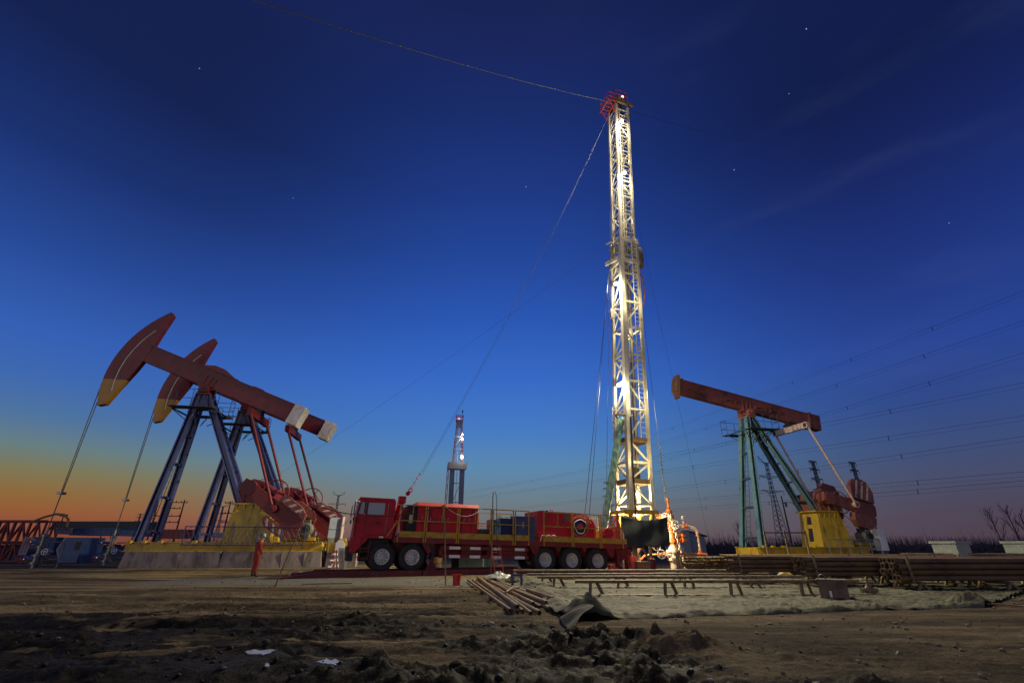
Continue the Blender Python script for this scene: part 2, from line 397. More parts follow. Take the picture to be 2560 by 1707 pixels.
me = bpy.data.meshes.new('ground'); me.vertices.add(nx*ny)
me.vertices.foreach_set('co', np.stack([XX, YY, ZZ], -1).ravel())
i0 = (np.arange(ny-1)[:,None]*nx+np.arange(nx-1)[None]).ravel()
q = np.stack([i0, i0+1, i0+nx+1, i0+nx], -1).ravel()
me.loops.add(len(q)); me.loops.foreach_set('vertex_index', q)
me.polygons.add(len(i0)); me.polygons.foreach_set('loop_start', np.arange(len(i0))*4); me.polygons.foreach_set('use_smooth', np.ones(len(i0), bool))
me.update(calc_edges=True)
TT_ = sstep(.08, .2, fbm(XX*.055+.05*fbm(XX*.5,YY*.5,2,400), YY*1.25, 3, 401))*sstep(3.2, .5, XX-np.clip(14-YY,0,9)*.15)*(1-.8*MM)
at = me.attributes.new('track', 'FLOAT', 'POINT'); at.data.foreach_set('value', TT_.ravel())
GV_ = np.exp(-(((YY-20.5)/2.6)**2))*sstep(1.5,-1.5,XX)*sstep(-17,-12,XX)*(.55+.8*fbm(XX*.4,YY*.9,4,501)+.3)
at = me.attributes.new('gravel', 'FLOAT', 'POINT'); at.data.foreach_set('value', GV_.ravel())
at = me.attributes.new('mud', 'FLOAT', 'POINT'); at.data.foreach_set('value', MM.ravel())
ground = bpy.data.objects.new('ground', me); C.objects.link(ground); struct(ground)
gm = bpy.data.materials.new('ground_soil'); gm.use_nodes = True; nt = gm.node_tree; N = nt.nodes; L = nt.links; bs = N['Principled BSDF']
def gnoise(scale, det=7, rough=.65, st=(1,1,1), loc=(0,0,0)):
    t = node('ShaderNodeTexCoord'); m_ = node('ShaderNodeMapping'); m_.inputs['Scale'].default_value = st; m_.inputs['Location'].default_value = loc
    L.new(t.outputs['Object'], m_.inputs[0]); n = node('ShaderNodeTexNoise'); n.inputs['Scale'].default_value = scale; n.inputs['Detail'].default_value = det; n.inputs['Roughness'].default_value = rough
    L.new(m_.outputs[0], n.inputs['Vector']); return n.outputs['Fac']
def gramp(x, stops):
    n = node('ShaderNodeValToRGB'); L.new(x, n.inputs[0]); e = n.color_ramp.elements
    for i, (p, c) in enumerate(stops):
        k = e[i] if i < 2 else e.new(p); k.position = p; k.color = (*c,1)
    return n.outputs[0]
dry = gramp(gnoise(1.1, 9, .72, (.35,1,1)), [(.3,(.085,.063,.034)),(.5,(.2,.15,.085)),(.7,(.33,.255,.15))])
grain = gramp(gnoise(26, 5, .7), [(.32,(.45,.45,.45)),(.55,(1,1,1)),(.75,(1.35,1.33,1.3))])
dry = mix(.75, dry, grain, 'MULTIPLY')
wetn = gramp(gnoise(.55, 6, .7, (.22,1,1), (3,7,0)), [(.42,(0,0,0)),(.58,(1,1,1))])
dry = mix(wetn, dry, mix(.6, (.058,.043,.026,1), grain, 'MULTIPLY'))
med = gramp(gnoise(4.5, 8, .75, (.6,1,1), (1,4,2)), [(.3,(.38,.37,.36)),(.5,(.85,.85,.85)),(.68,(1.25,1.25,1.25))])
dry = mix(.95, dry, med, 'MULTIPLY')
ta = node('ShaderNodeAttribute', attribute_name='track')
trk = mix(.7, (.3,.225,.125,1), grain, 'MULTIPLY')
dry = mix(mth('MULTIPLY', smooth(ta.outputs['Fac'], .2, .8), .75), dry, trk)
ga = node('ShaderNodeAttribute', attribute_name='gravel')
grv = gramp(gnoise(34, 6, .8), [(.3,(.035,.034,.03)),(.5,(.15,.145,.125)),(.72,(.36,.35,.31))])
dry = mix(smooth(ga.outputs['Fac'], .3, .6), dry, grv)
mudc = gramp(gnoise(9, 7, .7), [(.35,(.005,.004,.003)),(.7,(.024,.018,.011))])
am = node('ShaderNodeAttribute', attribute_name='mud')
L.new(mix(smooth(am.outputs['Fac'], .12, .5), dry, mudc), bs.inputs['Base Color'])
rr = node('ShaderNodeMapRange'); L.new(am.outputs['Fac'], rr.inputs[0]); rr.inputs[3].default_value = .95; rr.inputs[4].default_value = .62; L.new(rr.outputs[0], bs.inputs['Roughness'])
bs.inputs['Specular IOR Level'].default_value = .12
bp = node('ShaderNodeBump'); bp.inputs['Strength'].default_value = 1; bp.inputs['Distance'].default_value = .06
L.new(mth('ADD', gnoise(16, 9, .75), mth('MULTIPLY', gnoise(4.5, 5, .6), 1.2)), bp.inputs['Height']); L.new(bp.outputs[0], bs.inputs['Normal'])
me.materials.append(gm)

# loose clods of wet mud on top of the churned belt, and pebbles on the dry ground
def lumps(name, pts, m, kind_lbl):
    mb = MB(); ph = (1+5**.5)/2
    iv = [V(p).normalized() for p in ((-1,ph,0),(1,ph,0),(-1,-ph,0),(1,-ph,0),(0,-1,ph),(0,1,ph),(0,-1,-ph),(0,1,-ph),(ph,0,-1),(ph,0,1),(-ph,0,-1),(-ph,0,1))]
    fc = [(0,11,5),(0,5,1),(0,1,7),(0,7,10),(0,10,11),(1,5,9),(5,11,4),(11,10,2),(10,7,6),(7,1,8),(3,9,4),(3,4,2),(3,2,6),(3,6,8),(3,8,9),(4,9,5),(2,4,11),(6,2,10),(8,6,7),(9,8,1)]
    for x, y, z, r in pts:
        sx_, sy_, sz_ = random.uniform(.7,1.5), random.uniform(.7,1.3), random.uniform(.5,.95); a = random.uniform(0,6.3)
        ps = []
        for v in iv:
            k = random.uniform(.65,1.3); px, py, pz = v.x*sx_*k*r, v.y*sy_*k*r, v.z*sz_*k*r
            ps.append((x+px*math.cos(a)-py*math.sin(a), y+px*math.sin(a)+py*math.cos(a), z+pz))
        mb.add(ps, fc)
    o = mb.build(name, m, smooth=75, fix=False); o['kind'] = 'stuff'; return o
mudm = mat('mud_clod', (.018,.014,.01), .65, var=.4, bump=.8, bscale=40, spec=.25)
rng = np.random.default_rng(5)
cx_ = rng.uniform(-8, 3.2, 16000); cy_ = rng.uniform(4.6, 11.5, 16000); mk = mudmask(cx_, cy_)*(.25+.75*sstep(-.05,.25,fbm(cx_*.7,cy_*.9,3,8))); keep = rng.uniform(0,1,16000) < mk*.16
cx_, cy_ = cx_[keep], cy_[keep]; hz_ = height(cx_, cy_)
cr_ = .008+.04*rng.uniform(0,1,len(cx_))**4
lumps('mud_clods', list(zip(cx_, cy_, hz_+cr_*.15, cr_)), mudm, '')
for (hx, hy, n_) in ((2.05,7.2,130),(1.05,7.6,110),(1.5,7.3,60),(.2,8.0,60)):
    pass
px_ = rng.uniform(-14, 14, 14000); py_ = 5+rng.uniform(0,1,14000)**1.5*18; keep = (rng.uniform(0,1,14000) > mudmask(px_,py_)) & (rng.uniform(0,1,14000) < .3+.6*sstep(-.05,.2,fbm(px_*.4,py_*.4,3,61))); px_, py_ = px_[keep], py_[keep]
pr_ = .006+.03*rng.uniform(0,1,len(px_))**5
lumps('pebbles', list(zip(px_, py_, height(px_, py_)+pr_*.3, pr_)), mat('pebble', (.2,.16,.11), .9, var=.5, scale=1.2), '')
# thin ice on the puddles between the ruts
def puddle(pxs, z=.0):
    pts = [G(*p) for p in pxs]; c = sum(pts, V(0,0,0))/len(pts); zz = float(height(np.array([c.x]), np.array([c.y]))[0])
    ps = [(p.x-c.x, p.y-c.y, 0) for p in pts]; n = len(ps)
    mb = MB(); mb.add(ps+[(x*.98,y*.98,-.012) for x,y,_ in ps], [tuple(range(n))]+[(i,(i+1)%n,n+(i+1)%n,n+i) for i in range(n)])
    o = mb.build('ice_patch', M['ice'], loc=(c.x,c.y,zz+.008)); return o
def blob(cx, cy, rx, ry, n=16, s=1):
    rg = random.Random(s); return [(cx+rx*math.cos(2*PI*i/n)*rg.uniform(.35,1.2), cy+ry*math.sin(2*PI*i/n)*rg.uniform(.35,1.2)) for i in range(n)]
for k, (c, l) in enumerate([((650,1638,44,8), 'broad white ice patch on a puddle in the churned mud, left one'), ((826,1664,34,9), 'slanting white ice patch on a puddle in the mud, right one'), ((664,1672,7,6), 'tiny white ice scrap just below the broad ice patch')]):
    tag(puddle(blob(*c, s=k+3)), l, 'ice', 'ice on the mud puddles')
# ------------------------------------------------------------------ pump jacks
# local frame: +x towards the well, +y the near side, z up; the bearing of the beam sits above the origin
PZ = 11.3                          # height of the bearing
def circ2(a, ra, b, rb):           # intersection of two circles in (x,z), the one farther back
    d = math.hypot(b[0]-a[0], b[1]-a[1]); k = (ra*ra-rb*rb+d*d)/(2*d); h = math.sqrt(max(0, ra*ra-k*k))
    ex, ez = (b[0]-a[0])/d, (b[1]-a[1])/d
    c = [(a[0]+ex*k-s*ez*h, a[1]+ez*k+s*ex*h) for s in (1,-1)]
    return min(c)
def pump(name_lbl, loc, ang, tilt, head, leg, gear, beamm, platm, bz, xf, cwm, eqm, base_r):
    t = thing('pump_jack', name_lbl, 'pump jack', (loc[0],loc[1],0), math.atan2(-math.sin(R(ang)), -math.cos(R(ang))), 'pump jacks')
    ct, st_ = math.cos(R(tilt)), math.sin(R(tilt))
    def B(x, z, y=0):              # a point of the beam
        return (x*ct-z*st_, y, PZ+x*st_+z*ct)
    edge = M['edge'+('R' if leg is M['legR'] else 'A')]  # flange copy with the lamp light in its colour
    # base skid
    m = MB()
    for y in (-1.15, 1.15): m.ibeam((xf+.45,y,bz-.25), (-base_r,y,bz-.25), .3, .5, .04)
    for x in np.linspace(xf+.3, -base_r+.15, 8): m.beam((x,-1.0,bz-.25), (x,1.0,bz-.25), .25, .42)
    m.box(-6.3,-3.3,-.98,.98,bz-.05,bz-.01)
    m.build('base_frame', M['pyellow'], t)
    for x in (xf+.2, xf-.55, xf-1.4, -2.2):
        MB().box(x-.1,x+.1,1.2,1.45,bz-.06,bz+.08).build('clamp_foot', M['pyellow'], t)
    # front legs, two H beams joined by rungs, and the rear strut pair
    top = PZ-.75
    for s in (-1, 1):
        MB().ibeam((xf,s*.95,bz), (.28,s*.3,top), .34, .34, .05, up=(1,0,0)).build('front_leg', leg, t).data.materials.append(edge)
    m = MB()
    for k in (.06,.28,.5,.7,.86):
        x = xf+(.28-xf)*k; z = bz+(top-bz)*k; y = .95-.65*k; m.beam((x,-y+.02,z), (x,y-.02,z), .16, .14)
    split_build(m, 'leg_rung', leg, t)
    p0, p1 = (-3.85, 3.73), (-.22, top)
    for s in (-1, 1):
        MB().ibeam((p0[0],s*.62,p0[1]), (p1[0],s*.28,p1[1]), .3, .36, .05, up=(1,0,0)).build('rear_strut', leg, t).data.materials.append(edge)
    m = MB()
    for k in (.1,.3,.5,.68,.84):
        x = p0[0]+(p1[0]-p0[0])*k; z = p0[1]+(p1[1]-p0[1])*k; y = .6-.34*k; m.beam((x,-y,z), (x,y,z), .2, .1)
    split_build(m, 'strut_rung', leg, t)
    # tower head and bearing
    m = MB(); m.hexa([(-.55,-.42,top-.9),(.6,-.42,top-.9),(.6,.42,top-.9),(-.55,.42,top-.9),(-.3,-.36,top),(.34,-.36,top),(.34,.36,top),(-.3,.36,top)])
    m.build('tower_head', leg, t)
    m = MB(); m.box(-.42,.42,-.5,.5,top,top+.14)
    for s in (-1,1): m.lathe([(.0,-.2),(.27,-.2),(.27,.2),(0,.2)], (0,s*.45,PZ-.33), (0,1,0), 16); m.box(-.3,.3,s*.45-.18,s*.45+.18,top+.14,PZ-.36)
    m.tube((0,-.75,PZ-.33),(0,.75,PZ-.33),.12,12)
    m.build('saddle_bearing', gear, t, smooth=40)
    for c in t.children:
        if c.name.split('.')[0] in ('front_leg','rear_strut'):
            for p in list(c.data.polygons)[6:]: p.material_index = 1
    # ladder inside the front legs
    MB().ladder((xf+.16,-.05,bz+.25), (.42,-.05,top-.9), .42, (0,1,0), .36).build('ladder', platm, t)
    # work platform
    m = MB(); zp = top-1.15
    for s in (-1, 1):
        a, b_ = (-1.3,1.3)
        m.box(a,b_,s*1.25-.38,s*1.25+.38,zp,zp+.04)
        for x in (a,(a+b_)/2,b_): m.tube((x,s*1.6,zp),(x,s*1.6,zp+1.15),.022,5); m.tube((x,s*1.05,zp-.03),(x*.3,s*.35,zp-.8),.03,5)
        for x in (a,b_): m.tube((x,s*.95,zp),(x,s*.95,zp+1.15),.022,5)
        for z in (.55,1.15):
            m.tube((a,s*1.6,zp+z),(b_,s*1.6,zp+z),.02,5)
            for x in (a,b_): m.tube((x,s*.95,zp+z),(x,s*1.6,zp+z),.02,5)
        m.box(a-.02,a,s*1.25-.38,s*1.25+.38,zp+.04,zp+.16)
    for x in (-1.25,1.25): m.beam((x,-1.0,zp-.02),(x,1.0,zp-.02),.08,.08)
    m.build('platform', platm, t)
    # gearbox pedestal
    m = MB(); zt = 3.7
    bo = [(-3.45,.95),(-6.2,.95)]; to = [(-3.65,.8),(-5.75,.8)]
    m.hexa([(-6.2,-.95,bz),(-3.4,-.95,bz),(-3.4,.95,bz),(-6.2,.95,bz),(-5.7,-.8,zt-.08),(-3.72,-.8,zt-.08),(-3.72,.8,zt-.08),(-5.7,.8,zt-.08)])
    m.box(-5.85,-3.5,-.92,.92,zt-.08,zt)
    for s in (-1,1):
        for x in (-3.85,-4.3,-4.75,-5.2,-5.55): m.hexa([(x-.02,s*.82,zt-.5),(x+.02,s*.82,zt-.5),(x+.02,s*.84,zt-.5),(x-.02,s*.84,zt-.5),(x-.02,s*.78,zt-.08),(x+.02,s*.78,zt-.08),(x+.02,s*.91,zt-.08),(x-.02,s*.91,zt-.08)])
    pd = m.build('pedestal', M['pyellow'], t)
    m = MB()
    for (xa,xb) in ((-3.4,-3.72),(-6.2,-5.7)):
        sg = 1 if xa > -4 else -1
        for z0,z1 in ((bz+.35,bz+1.25),(bz+1.5,zt-.4)):
            f = lambda z: xa+(xb-xa)*(z-bz)/(zt-.08-bz)
            m.hexa([(f(z0)-.05*sg,-.2,z0),(f(z0)+.004*sg,-.2,z0),(f(z0)+.004*sg,.2,z0),(f(z0)-.05*sg,.2,z0),(f(z1)-.05*sg,-.18,z1),(f(z1)+.004*sg,-.18,z1),(f(z1)+.004*sg,.18,z1),(f(z1)-.05*sg,.18,z1)])
    split_build(m, 'slot_opening', M['black'], pd)
    # gearbox
    m = MB(); hx, hz = -4.5, 4.55
    ol = [(-3.85,3.72),(-3.75,4.25),(-3.85,4.7),(-4.1,5.0),(-4.45,5.14),(-4.85,5.08),(-5.25,4.85),(-5.6,4.65),(-5.85,4.3),(-5.85,3.95),(-5.6,3.72)]
    m.prism(ol, -.72, .72)
    m.prism([(x*1.0+(.05 if x > -4.8 else -.05),z) for x,z in ((-3.75,4.42),(-5.9,4.42),(-5.9,4.54),(-3.75,4.54))], -.8, .8)
    for s in (-1,1):
        m.lathe([(0,0),(.42,0),(.42,.1),(.3,.16),(0,.16)], (hx,s*.7,hz), (0,s,0), 20)
        m.lathe([(0,0),(.28,0),(.28,.1),(0,.1)], (-5.35,s*.7,4.48), (0,s,0), 16)
        for x in (-4.1,-4.95): m.hexa([(x-.04,s*.72,3.72),(x+.04,s*.72,3.72),(x+.04,s*.86,3.72),(x-.04,s*.86,3.72),(x-.04,s*.72,4.42),(x+.04,s*.72,4.42),(x+.04,s*.74,4.42),(x-.04,s*.74,4.42)])
    for x in (-4.2,-4.7): m.torus((x,0,5.15),(0,1,0),.08,.02,12,5)
    g = m.build('gearbox', gear, t, smooth=35)
    m = MB(); m.wheel((-5.95,1.0,4.3), (0,1,0), .78, .035, 3); m.tube((-5.95,.7,4.3),(-5.95,1.05,4.3),.07,8)
    m.build('brake_wheel', gear if leg is M['legR'] else M['dred'], t, smooth=50)
    # cranks with counterweights
    E = B(-4.15, -.7)
    pin = circ2((hx,hz), 2.05, (E[0],E[2]), 6.35)
    a = math.atan2(pin[1]-hz, pin[0]-hx); ca, sa = math.cos(a), math.sin(a)
    def K(r, o): return (hx+r*ca-o*sa, hz+r*sa+o*ca)
    for s in (-1, 1):
        m = MB(); ya, yb = sorted((s*1.25, s*1.5))
        m.prism([K(-.5,-.32),K(.5,-.38),K(3.9,-.5),K(4.1,-.3),K(4.1,.3),K(3.9,.5),K(.5,.38),K(-.5,.32)], ya, yb)
        m.lathe([(0,-.3),(.45,-.3),(.45,.06),(0,.06)], (hx,s*1.5,hz), (0,s,0), 16)
        cr = m.build('crank', gear if leg is not M['legR'] else M['beamR'], t)
        m = MB(); m.lathe([(0,-.1),(.2,-.1),(.2,.3),(.1,.34),(0,.34)], (pin[0],s*1.5,pin[1]), (0,s,0), 14); m.build('crank_pin', gear, cr, smooth=40)
        for sd in (1,-1):          # a weight bolted on each edge of the crank
            yc, yd = sorted((s*1.16, s*1.62))
            w_ = 1.0 if head else (2.0 if sd*ca > 0 else 1.45); g0 = .52
            pts = [K(2.0,sd*g0),K(3.9,sd*g0),K(3.85,sd*(g0+(w_-g0)*.55)),K(3.35,sd*w_),K(2.3,sd*w_),K(1.95,sd*(g0+(w_-g0)*.6))]
            m = MB().prism(pts, yc, yd); o = m.build('counterweight', cwm, t)
            m = MB()
            if head or sd*ca > 0:
                for r_ in (2.15,2.65,3.15): m.prism([K(r_,sd*.6),K(r_+.16,sd*.6),K(r_+.4,sd*(w_-.08)),K(r_+.24,sd*(w_-.08))], *sorted((s*1.62, s*1.628)))
            split_build(m, 'stripe', M['eqw'], o)
            m = MB()
            for r_,o_ in ((2.3,.75),(3.5,.75),(2.9,w_-.3)): q = K(r_,sd*o_); m.tube((q[0],s*1.6,q[1]),(q[0],s*1.68,q[1]),.07,8)
            split_build(m, 'bolt', M['steel'], o)
    # pitman rods and equalizer
    for s in (-1, 1):
        m = MB(); m.tube((E[0],s*1.62,E[2]), (pin[0],s*1.72,pin[1]), .085, 10); m.lathe([(0,-.1),(.22,-.1),(.22,.1),(0,.1)], (pin[0],s*1.72,pin[1]), (0,1,0), 14)
        m.build('pitman_rod', gear if leg is not M['legR'] else M['eqw'], t, smooth=40)
    m = MB(); q = MB()
    m.beam((E[0],-1.75,E[2]), (E[0],1.75,E[2]), .28, .46); m.build('equalizer_bar', eqm, t)
    for s in (-1,1): q.box(E[0]+.14,E[0]+.15,s*1.55-.14,s*1.55+.14,E[2]-.15,E[2]+.15)
    Eb = B(-4.15, -.1); q.box(E[0]-.2,E[0]+.2,-.25,.25,E[2]+.2,Eb[2]); q.tube((E[0],-.5,E[2]+.32),(E[0],.5,E[2]+.32),.14,10)
    q.build('tail_bearing', M['black'], t)
    # walking beam: a box girder, stiffened
    hb = .48
    m = MB(); rear = -6.0
    P = lambda x, z, y: B(x, z, y)
    zc = .42
    def slab(m, x0, x1, z0, z1, y0, y1): m.hexa([P(x0,z0,y0),P(x1,z0,y0),P(x1,z0,y1),P(x0,z0,y1),P(x0,z1,y0),P(x1,z1,y0),P(x1,z1,y1),P(x0,z1,y1)])
    xe = 5.0 if head else 6.05
    slab(m, rear, xe, zc-.55, zc+.55, -.17, .17); slab(m, rear, xe, zc+.552, zc+.6, -.24, .24); slab(m, rear, xe, zc-.6, zc-.552, -.24, .24)
    for x in (-.35,0,.35): slab(m, x-.02, x+.02, zc-.55, zc+.15, -.235, .235)
    slab(m, -.5, .5, zc-.7, zc-.602, -.36, .36)
    bm_ = m.build('walking_beam', beamm, t)
    if not head:
        m = MB()
        for x0, x1 in ((3.9,4.7),(4.7,5.5),(1.0,1.95),(-1.75,-.75),(-3.1,-2.1)):
            for s in (-1,1):
                slab(m, x0, x1, zc-.1, zc-.02, s*.245-.07, s*.245+.07)
                for x in (x0+.06,x1-.06): slab(m, x-.05, x+.05, zc-.22, zc-.1, s*.245-.06, s*.245+.06)
        split_build(m, 'step_bracket', beamm, bm_)
        m = MB(); slab(m, 6.05, 6.3, zc-.72, zc+.86, -.32, .32); slab(m, 6.3, 6.36, zc-.5, zc+.6, -.4, .4); slab(m, 6.0, 6.2, zc-1.0, zc-.72, -.25, .25); slab(m, 5.7,5.82,zc+.6,zc+.74,-.2,.2)
        m.build('head_plate', mat('head_plate_orange', (.4,.2,.07), .55, col2=(.2,.08,.04), amt=.4), bm_)
        m = MB(); slab(m, rear-.95, rear, zc-.62, zc+.62, -.3, .3); slab(m, rear, rear+.12, zc-.64, zc+.7, -.34, .34); m.build('tail_box', beamm, bm_)
    else:
        m = MB(); slab(m, -1.6, 1.3, zc+.602, zc+.64, -.3, .3); m.prism([B(-1.5,zc+.6)[::2],B(1.3,zc+.6)[::2],B(.3,zc+.95)[::2],B(-.4,zc+.95)[::2]], -.22, .22)
        m.build('saddle_cap', beamm, bm_)
        m = MB(); slab(m, rear-.75, rear, zc-.75, zc+.62, -.55, .55); m.build('tail_weight', mat('tail_weight_white', (.68,.66,.62), .5, col2=(.4,.36,.3), amt=.3), bm_)
        # horsehead: an arc of radius 6.4 about the bearing
        RA = 6.4; a0, a1 = -36.0, 34.5; n = 26
        out = [(RA*math.cos(R(a0+(a1-a0)*i/n)), RA*math.sin(R(a0+(a1-a0)*i/n))) for i in range(n+1)]
        inn = []
        for i in range(n+1):
            u = i/n; A = R(a0+(a1-a0)*u); d = 1.75*math.sin(PI*min(1,max(0,(u*.92+.05))))**.75
            inn.append(((RA-d)*math.cos(A), (RA-d)*math.sin(A)))
        def band(i0, i1, mt, nm, par):
            m = MB(); pts = [B(*out[i])[::2] for i in range(i0,i1+1)]+[B(*inn[i])[::2] for i in range(i1,i0-1,-1)]
            k = i1-i0+1; ps = [(x,-.2,z) for x,z in pts]+[(x,.2,z) for x,z in pts]; N_ = 2*k; fs = []
            for j in range(k-1):
                o1, o2, q1, q2 = j, j+1, N_-2-j, N_-1-j
                fs += [(o1,o2,q1,q2), (N_+q2,N_+q1,N_+o2,N_+o1), (o2,o1,N_+o1,N_+o2), (q2,q1,N_+q1,N_+q2)]
            fs += [(0,N_-1,2*N_-1,N_), (k-1,k,N_+k,N_+k-1)]
            return m.add(ps, fs).build(nm, mt, par)
        hh = band(6, n, M['headred'], 'horsehead', t)
        band(0, 6, M['headyel'], 'horsehead_tip', t)
        m = MB()
        for s in (-1,1):
            pts = [B((RA-.72)*math.cos(R(a0+(a1-a0)*i/n)), (RA-.72)*math.sin(R(a0+(a1-a0)*i/n)), s*.205) for i in range(3,n-4)]
            m.pipe(pts, .022, 5)
        split_build(m, 'trim_line', M['white'], hh)
        m = MB()
        for s in (-1,1): m.pipe([B((RA+.02)*math.cos(R(x)), (RA+.02)*math.sin(R(x)), s*.12) for x in np.linspace(a1-3, -tilt, 14)], .03, 5); m.tube((RA+.02,s*.12,PZ), (RA+.02,s*.05,4.2), .026, 5)
        m.build('bridle_cable', M['cable'], t)
        m = MB(); m.box(RA-.1,RA+.14,-.22,.22,4.12,4.26); m.tube((RA+.02,0,4.12),(RA+.02,0,2.2),.03,8); m.build('polished_rod', M['steel'], t)
    # motor and its bracket at the back
    zb = bz
    m = MB(); m.box(-8.6,-6.75,-.55,.55,zb+.1,zb+.3); m.hexa([(-8.6,-.5,zb-.2),(-7.2,-.5,zb-.2),(-7.2,.5,zb-.2),(-8.6,.5,zb-.2),(-8.4,-.4,zb+.1),(-7.5,-.4,zb+.1),(-7.5,.4,zb+.1),(-8.4,.4,zb+.1)])
    m.build('motor_bracket', M['pyellow'], t)
    m = MB(); m.lathe([(0,-.5),(.2,-.5),(.33,-.42),(.38,-.3),(.38,.35),(.33,.45),(0,.45)], (-8.0,.35,zb+.72), (0,1,0), 18)
    for k in range(10): m.torus((-8.0,.35-.25+k*.06,zb+.72),(0,1,0),.385,.015,18,4)
    m.box(-8.25,-7.75,.0,.7,zb+.3,zb+.42); m.box(-8.15,-7.75,.1,.5,zb+1.08,zb+1.3)
    m.build('motor', M['motor'], t, smooth=40)
    m = MB(); m.tube((-8.0,.9,zb+.72),(-8.0,.98,zb+.72),.2,16); m.tube((-7.95,1.0,zb+.92),(-5.9,1.03,5.05),.02,5); m.tube((-8.05,1.0,zb+.52),(-5.7,1.03,3.58),.02,5)
    split_build(m, 'drive_belt', M['rubber'], t)
    MB().ladder((-6.75,.6,bz), (-6.05,.6,3.75), .4, (0,1,0), .36).build('back_ladder', M['yellow'], t)
    return t
common = dict(head=True, beamm=M['headred'], platm=mat('platform_dark', (.07,.08,.1), .6), bz=1.5, cwm=M['cw'], eqm=M['gearA'], base_r=9.2)
pA = pump('blue-legged pump jack with red and orange horsehead raised, nearer of the pair at left', (-20.7,30), 9, 20.5, leg=M['legA'], gear=M['gearA'], xf=1.0, **common)
pB = pump('pump jack with violet-blue legs and raised red horsehead, behind the blue-legged one', (-20.3,34.5), 9, 20.5, leg=M['legB'], gear=M['gearA'], xf=1.0, **common)
pR = pump('teal-legged pump jack with bare brown beam and no horsehead, on the right', (18.7,36), 15, 9.5, False, M['legR'], M['gearR'], M['beamR'], M['legR'], 1.25, 1.85, M['cwR'], M['eqw'], 7.2)

# concrete plinths under the left pair
def loc2w(o, x, y, z):
    a = o.rotation_euler.z; return V(o.location.x+x*math.cos(a)-y*math.sin(a), o.location.y+x*math.sin(a)+y*math.cos(a), z)
def plinth(o, x0, x1, lbl, z1=1.0, z0=0.0, flare=.12):
    m = MB(); h = z1-z0
    m.hexa([(x0-flare,-1.55,0),(x1+flare,-1.55,0),(x1+flare,1.55,0),(x0-flare,1.55,0),(x0,-1.45,h),(x1,-1.45,h),(x1,1.45,h),(x0,1.45,h)])
    for x in np.arange(x0+.9, x1-.3, 1.25): m.box(x-.012,x+.012,1.45,1.535,.0,h-.03)
    ob = m.build('concrete_plinth', M['conc'], loc=loc2w(o,0,0,z0)); ob.rotation_euler.z = o.rotation_euler.z
    return tag(ob, lbl, 'plinth', 'concrete plinths under the left pump jacks')
plinth(pA, -3.75, 1.2, 'concrete plinth under the blue front legs, nearest at far left')
plinth(pA, -9.3, -3.9, 'concrete plinth under the yellow gearbox pedestal of the blue-legged pump jack')
plinth(pB, -9.3, 1.2, 'long concrete plinth under the violet-legged pump jack, mostly hidden')
m = MB().hexa([(-7.6,-1.5,0),(2.6,-1.5,0),(2.6,1.5,0),(-7.6,1.5,0),(-7.5,-1.4,.75),(2.5,-1.4,.75),(2.5,1.4,.75),(-7.5,1.4,.75)])
o = m.build('concrete_plinth', M['conc'], loc=loc2w(pR,0,0,0)); o.rotation_euler.z = pR.rotation_euler.z
tag(o, 'low concrete plinth under the teal-legged pump jack behind the pipe stacks', 'plinth')

# wellheads under the left rods
def wellhead(o, lbl, x=6.42, z0=.0):
    t = thing('wellhead', lbl, 'wellhead', loc2w(o,x,0,z0), o.rotation_euler.z, 'wellheads under the left horseheads')
    m = MB(); m.lathe([(.16,0),(.16,.35),(.3,.35),(.3,.47),(.2,.47),(.2,.75),(.3,.75),(.3,.87),(.16,.87),(.16,1.2),(.24,1.2),(.24,1.3),(.13,1.3),(.13,1.75),(.2,1.75),(.2,1.9),(.07,1.95),(.05,2.3),(0,2.3)], (0,0,0), n=14); m.build('spool', M['steel'], t, smooth=40)
    for z, d in ((.6,1),(1.0,-1),(1.5,1)):
        m = MB(); m.tube((0,0,z),(d*.75,.1,z),.08,8); m.lathe([(.0,0),(.17,0),(.17,.06),(0,.06)], (d*.45,.06,z), (1,0,0), 12); m.build('side_pipe', M['chrome'], t, smooth=40)
        MB().wheel((d*.5,.38,z),(0,1,0),.15,.018,4).build('handwheel', M['gearA'] if d > 0 else M['white'], t, smooth=50)
    m = MB(); m.pipe([(-.7,.1,.6),(-1.1,.1,.6),(-1.2,.1,.5),(-1.2,.1,.1)],.045,8); m.pipe([(-.3,0,1.5),(-1.1,.1,1.5),(-1.2,.1,1.4),(-1.2,.1,.6)],.035,8); m.build('flow_line', M['steel'], t, smooth=40)
    return t
wellhead(pA, 'wellhead with shiny valves under the raised horsehead rod, at far left')
wellhead(pB, 'wellhead with shiny valves and flow line just left of the plinth')

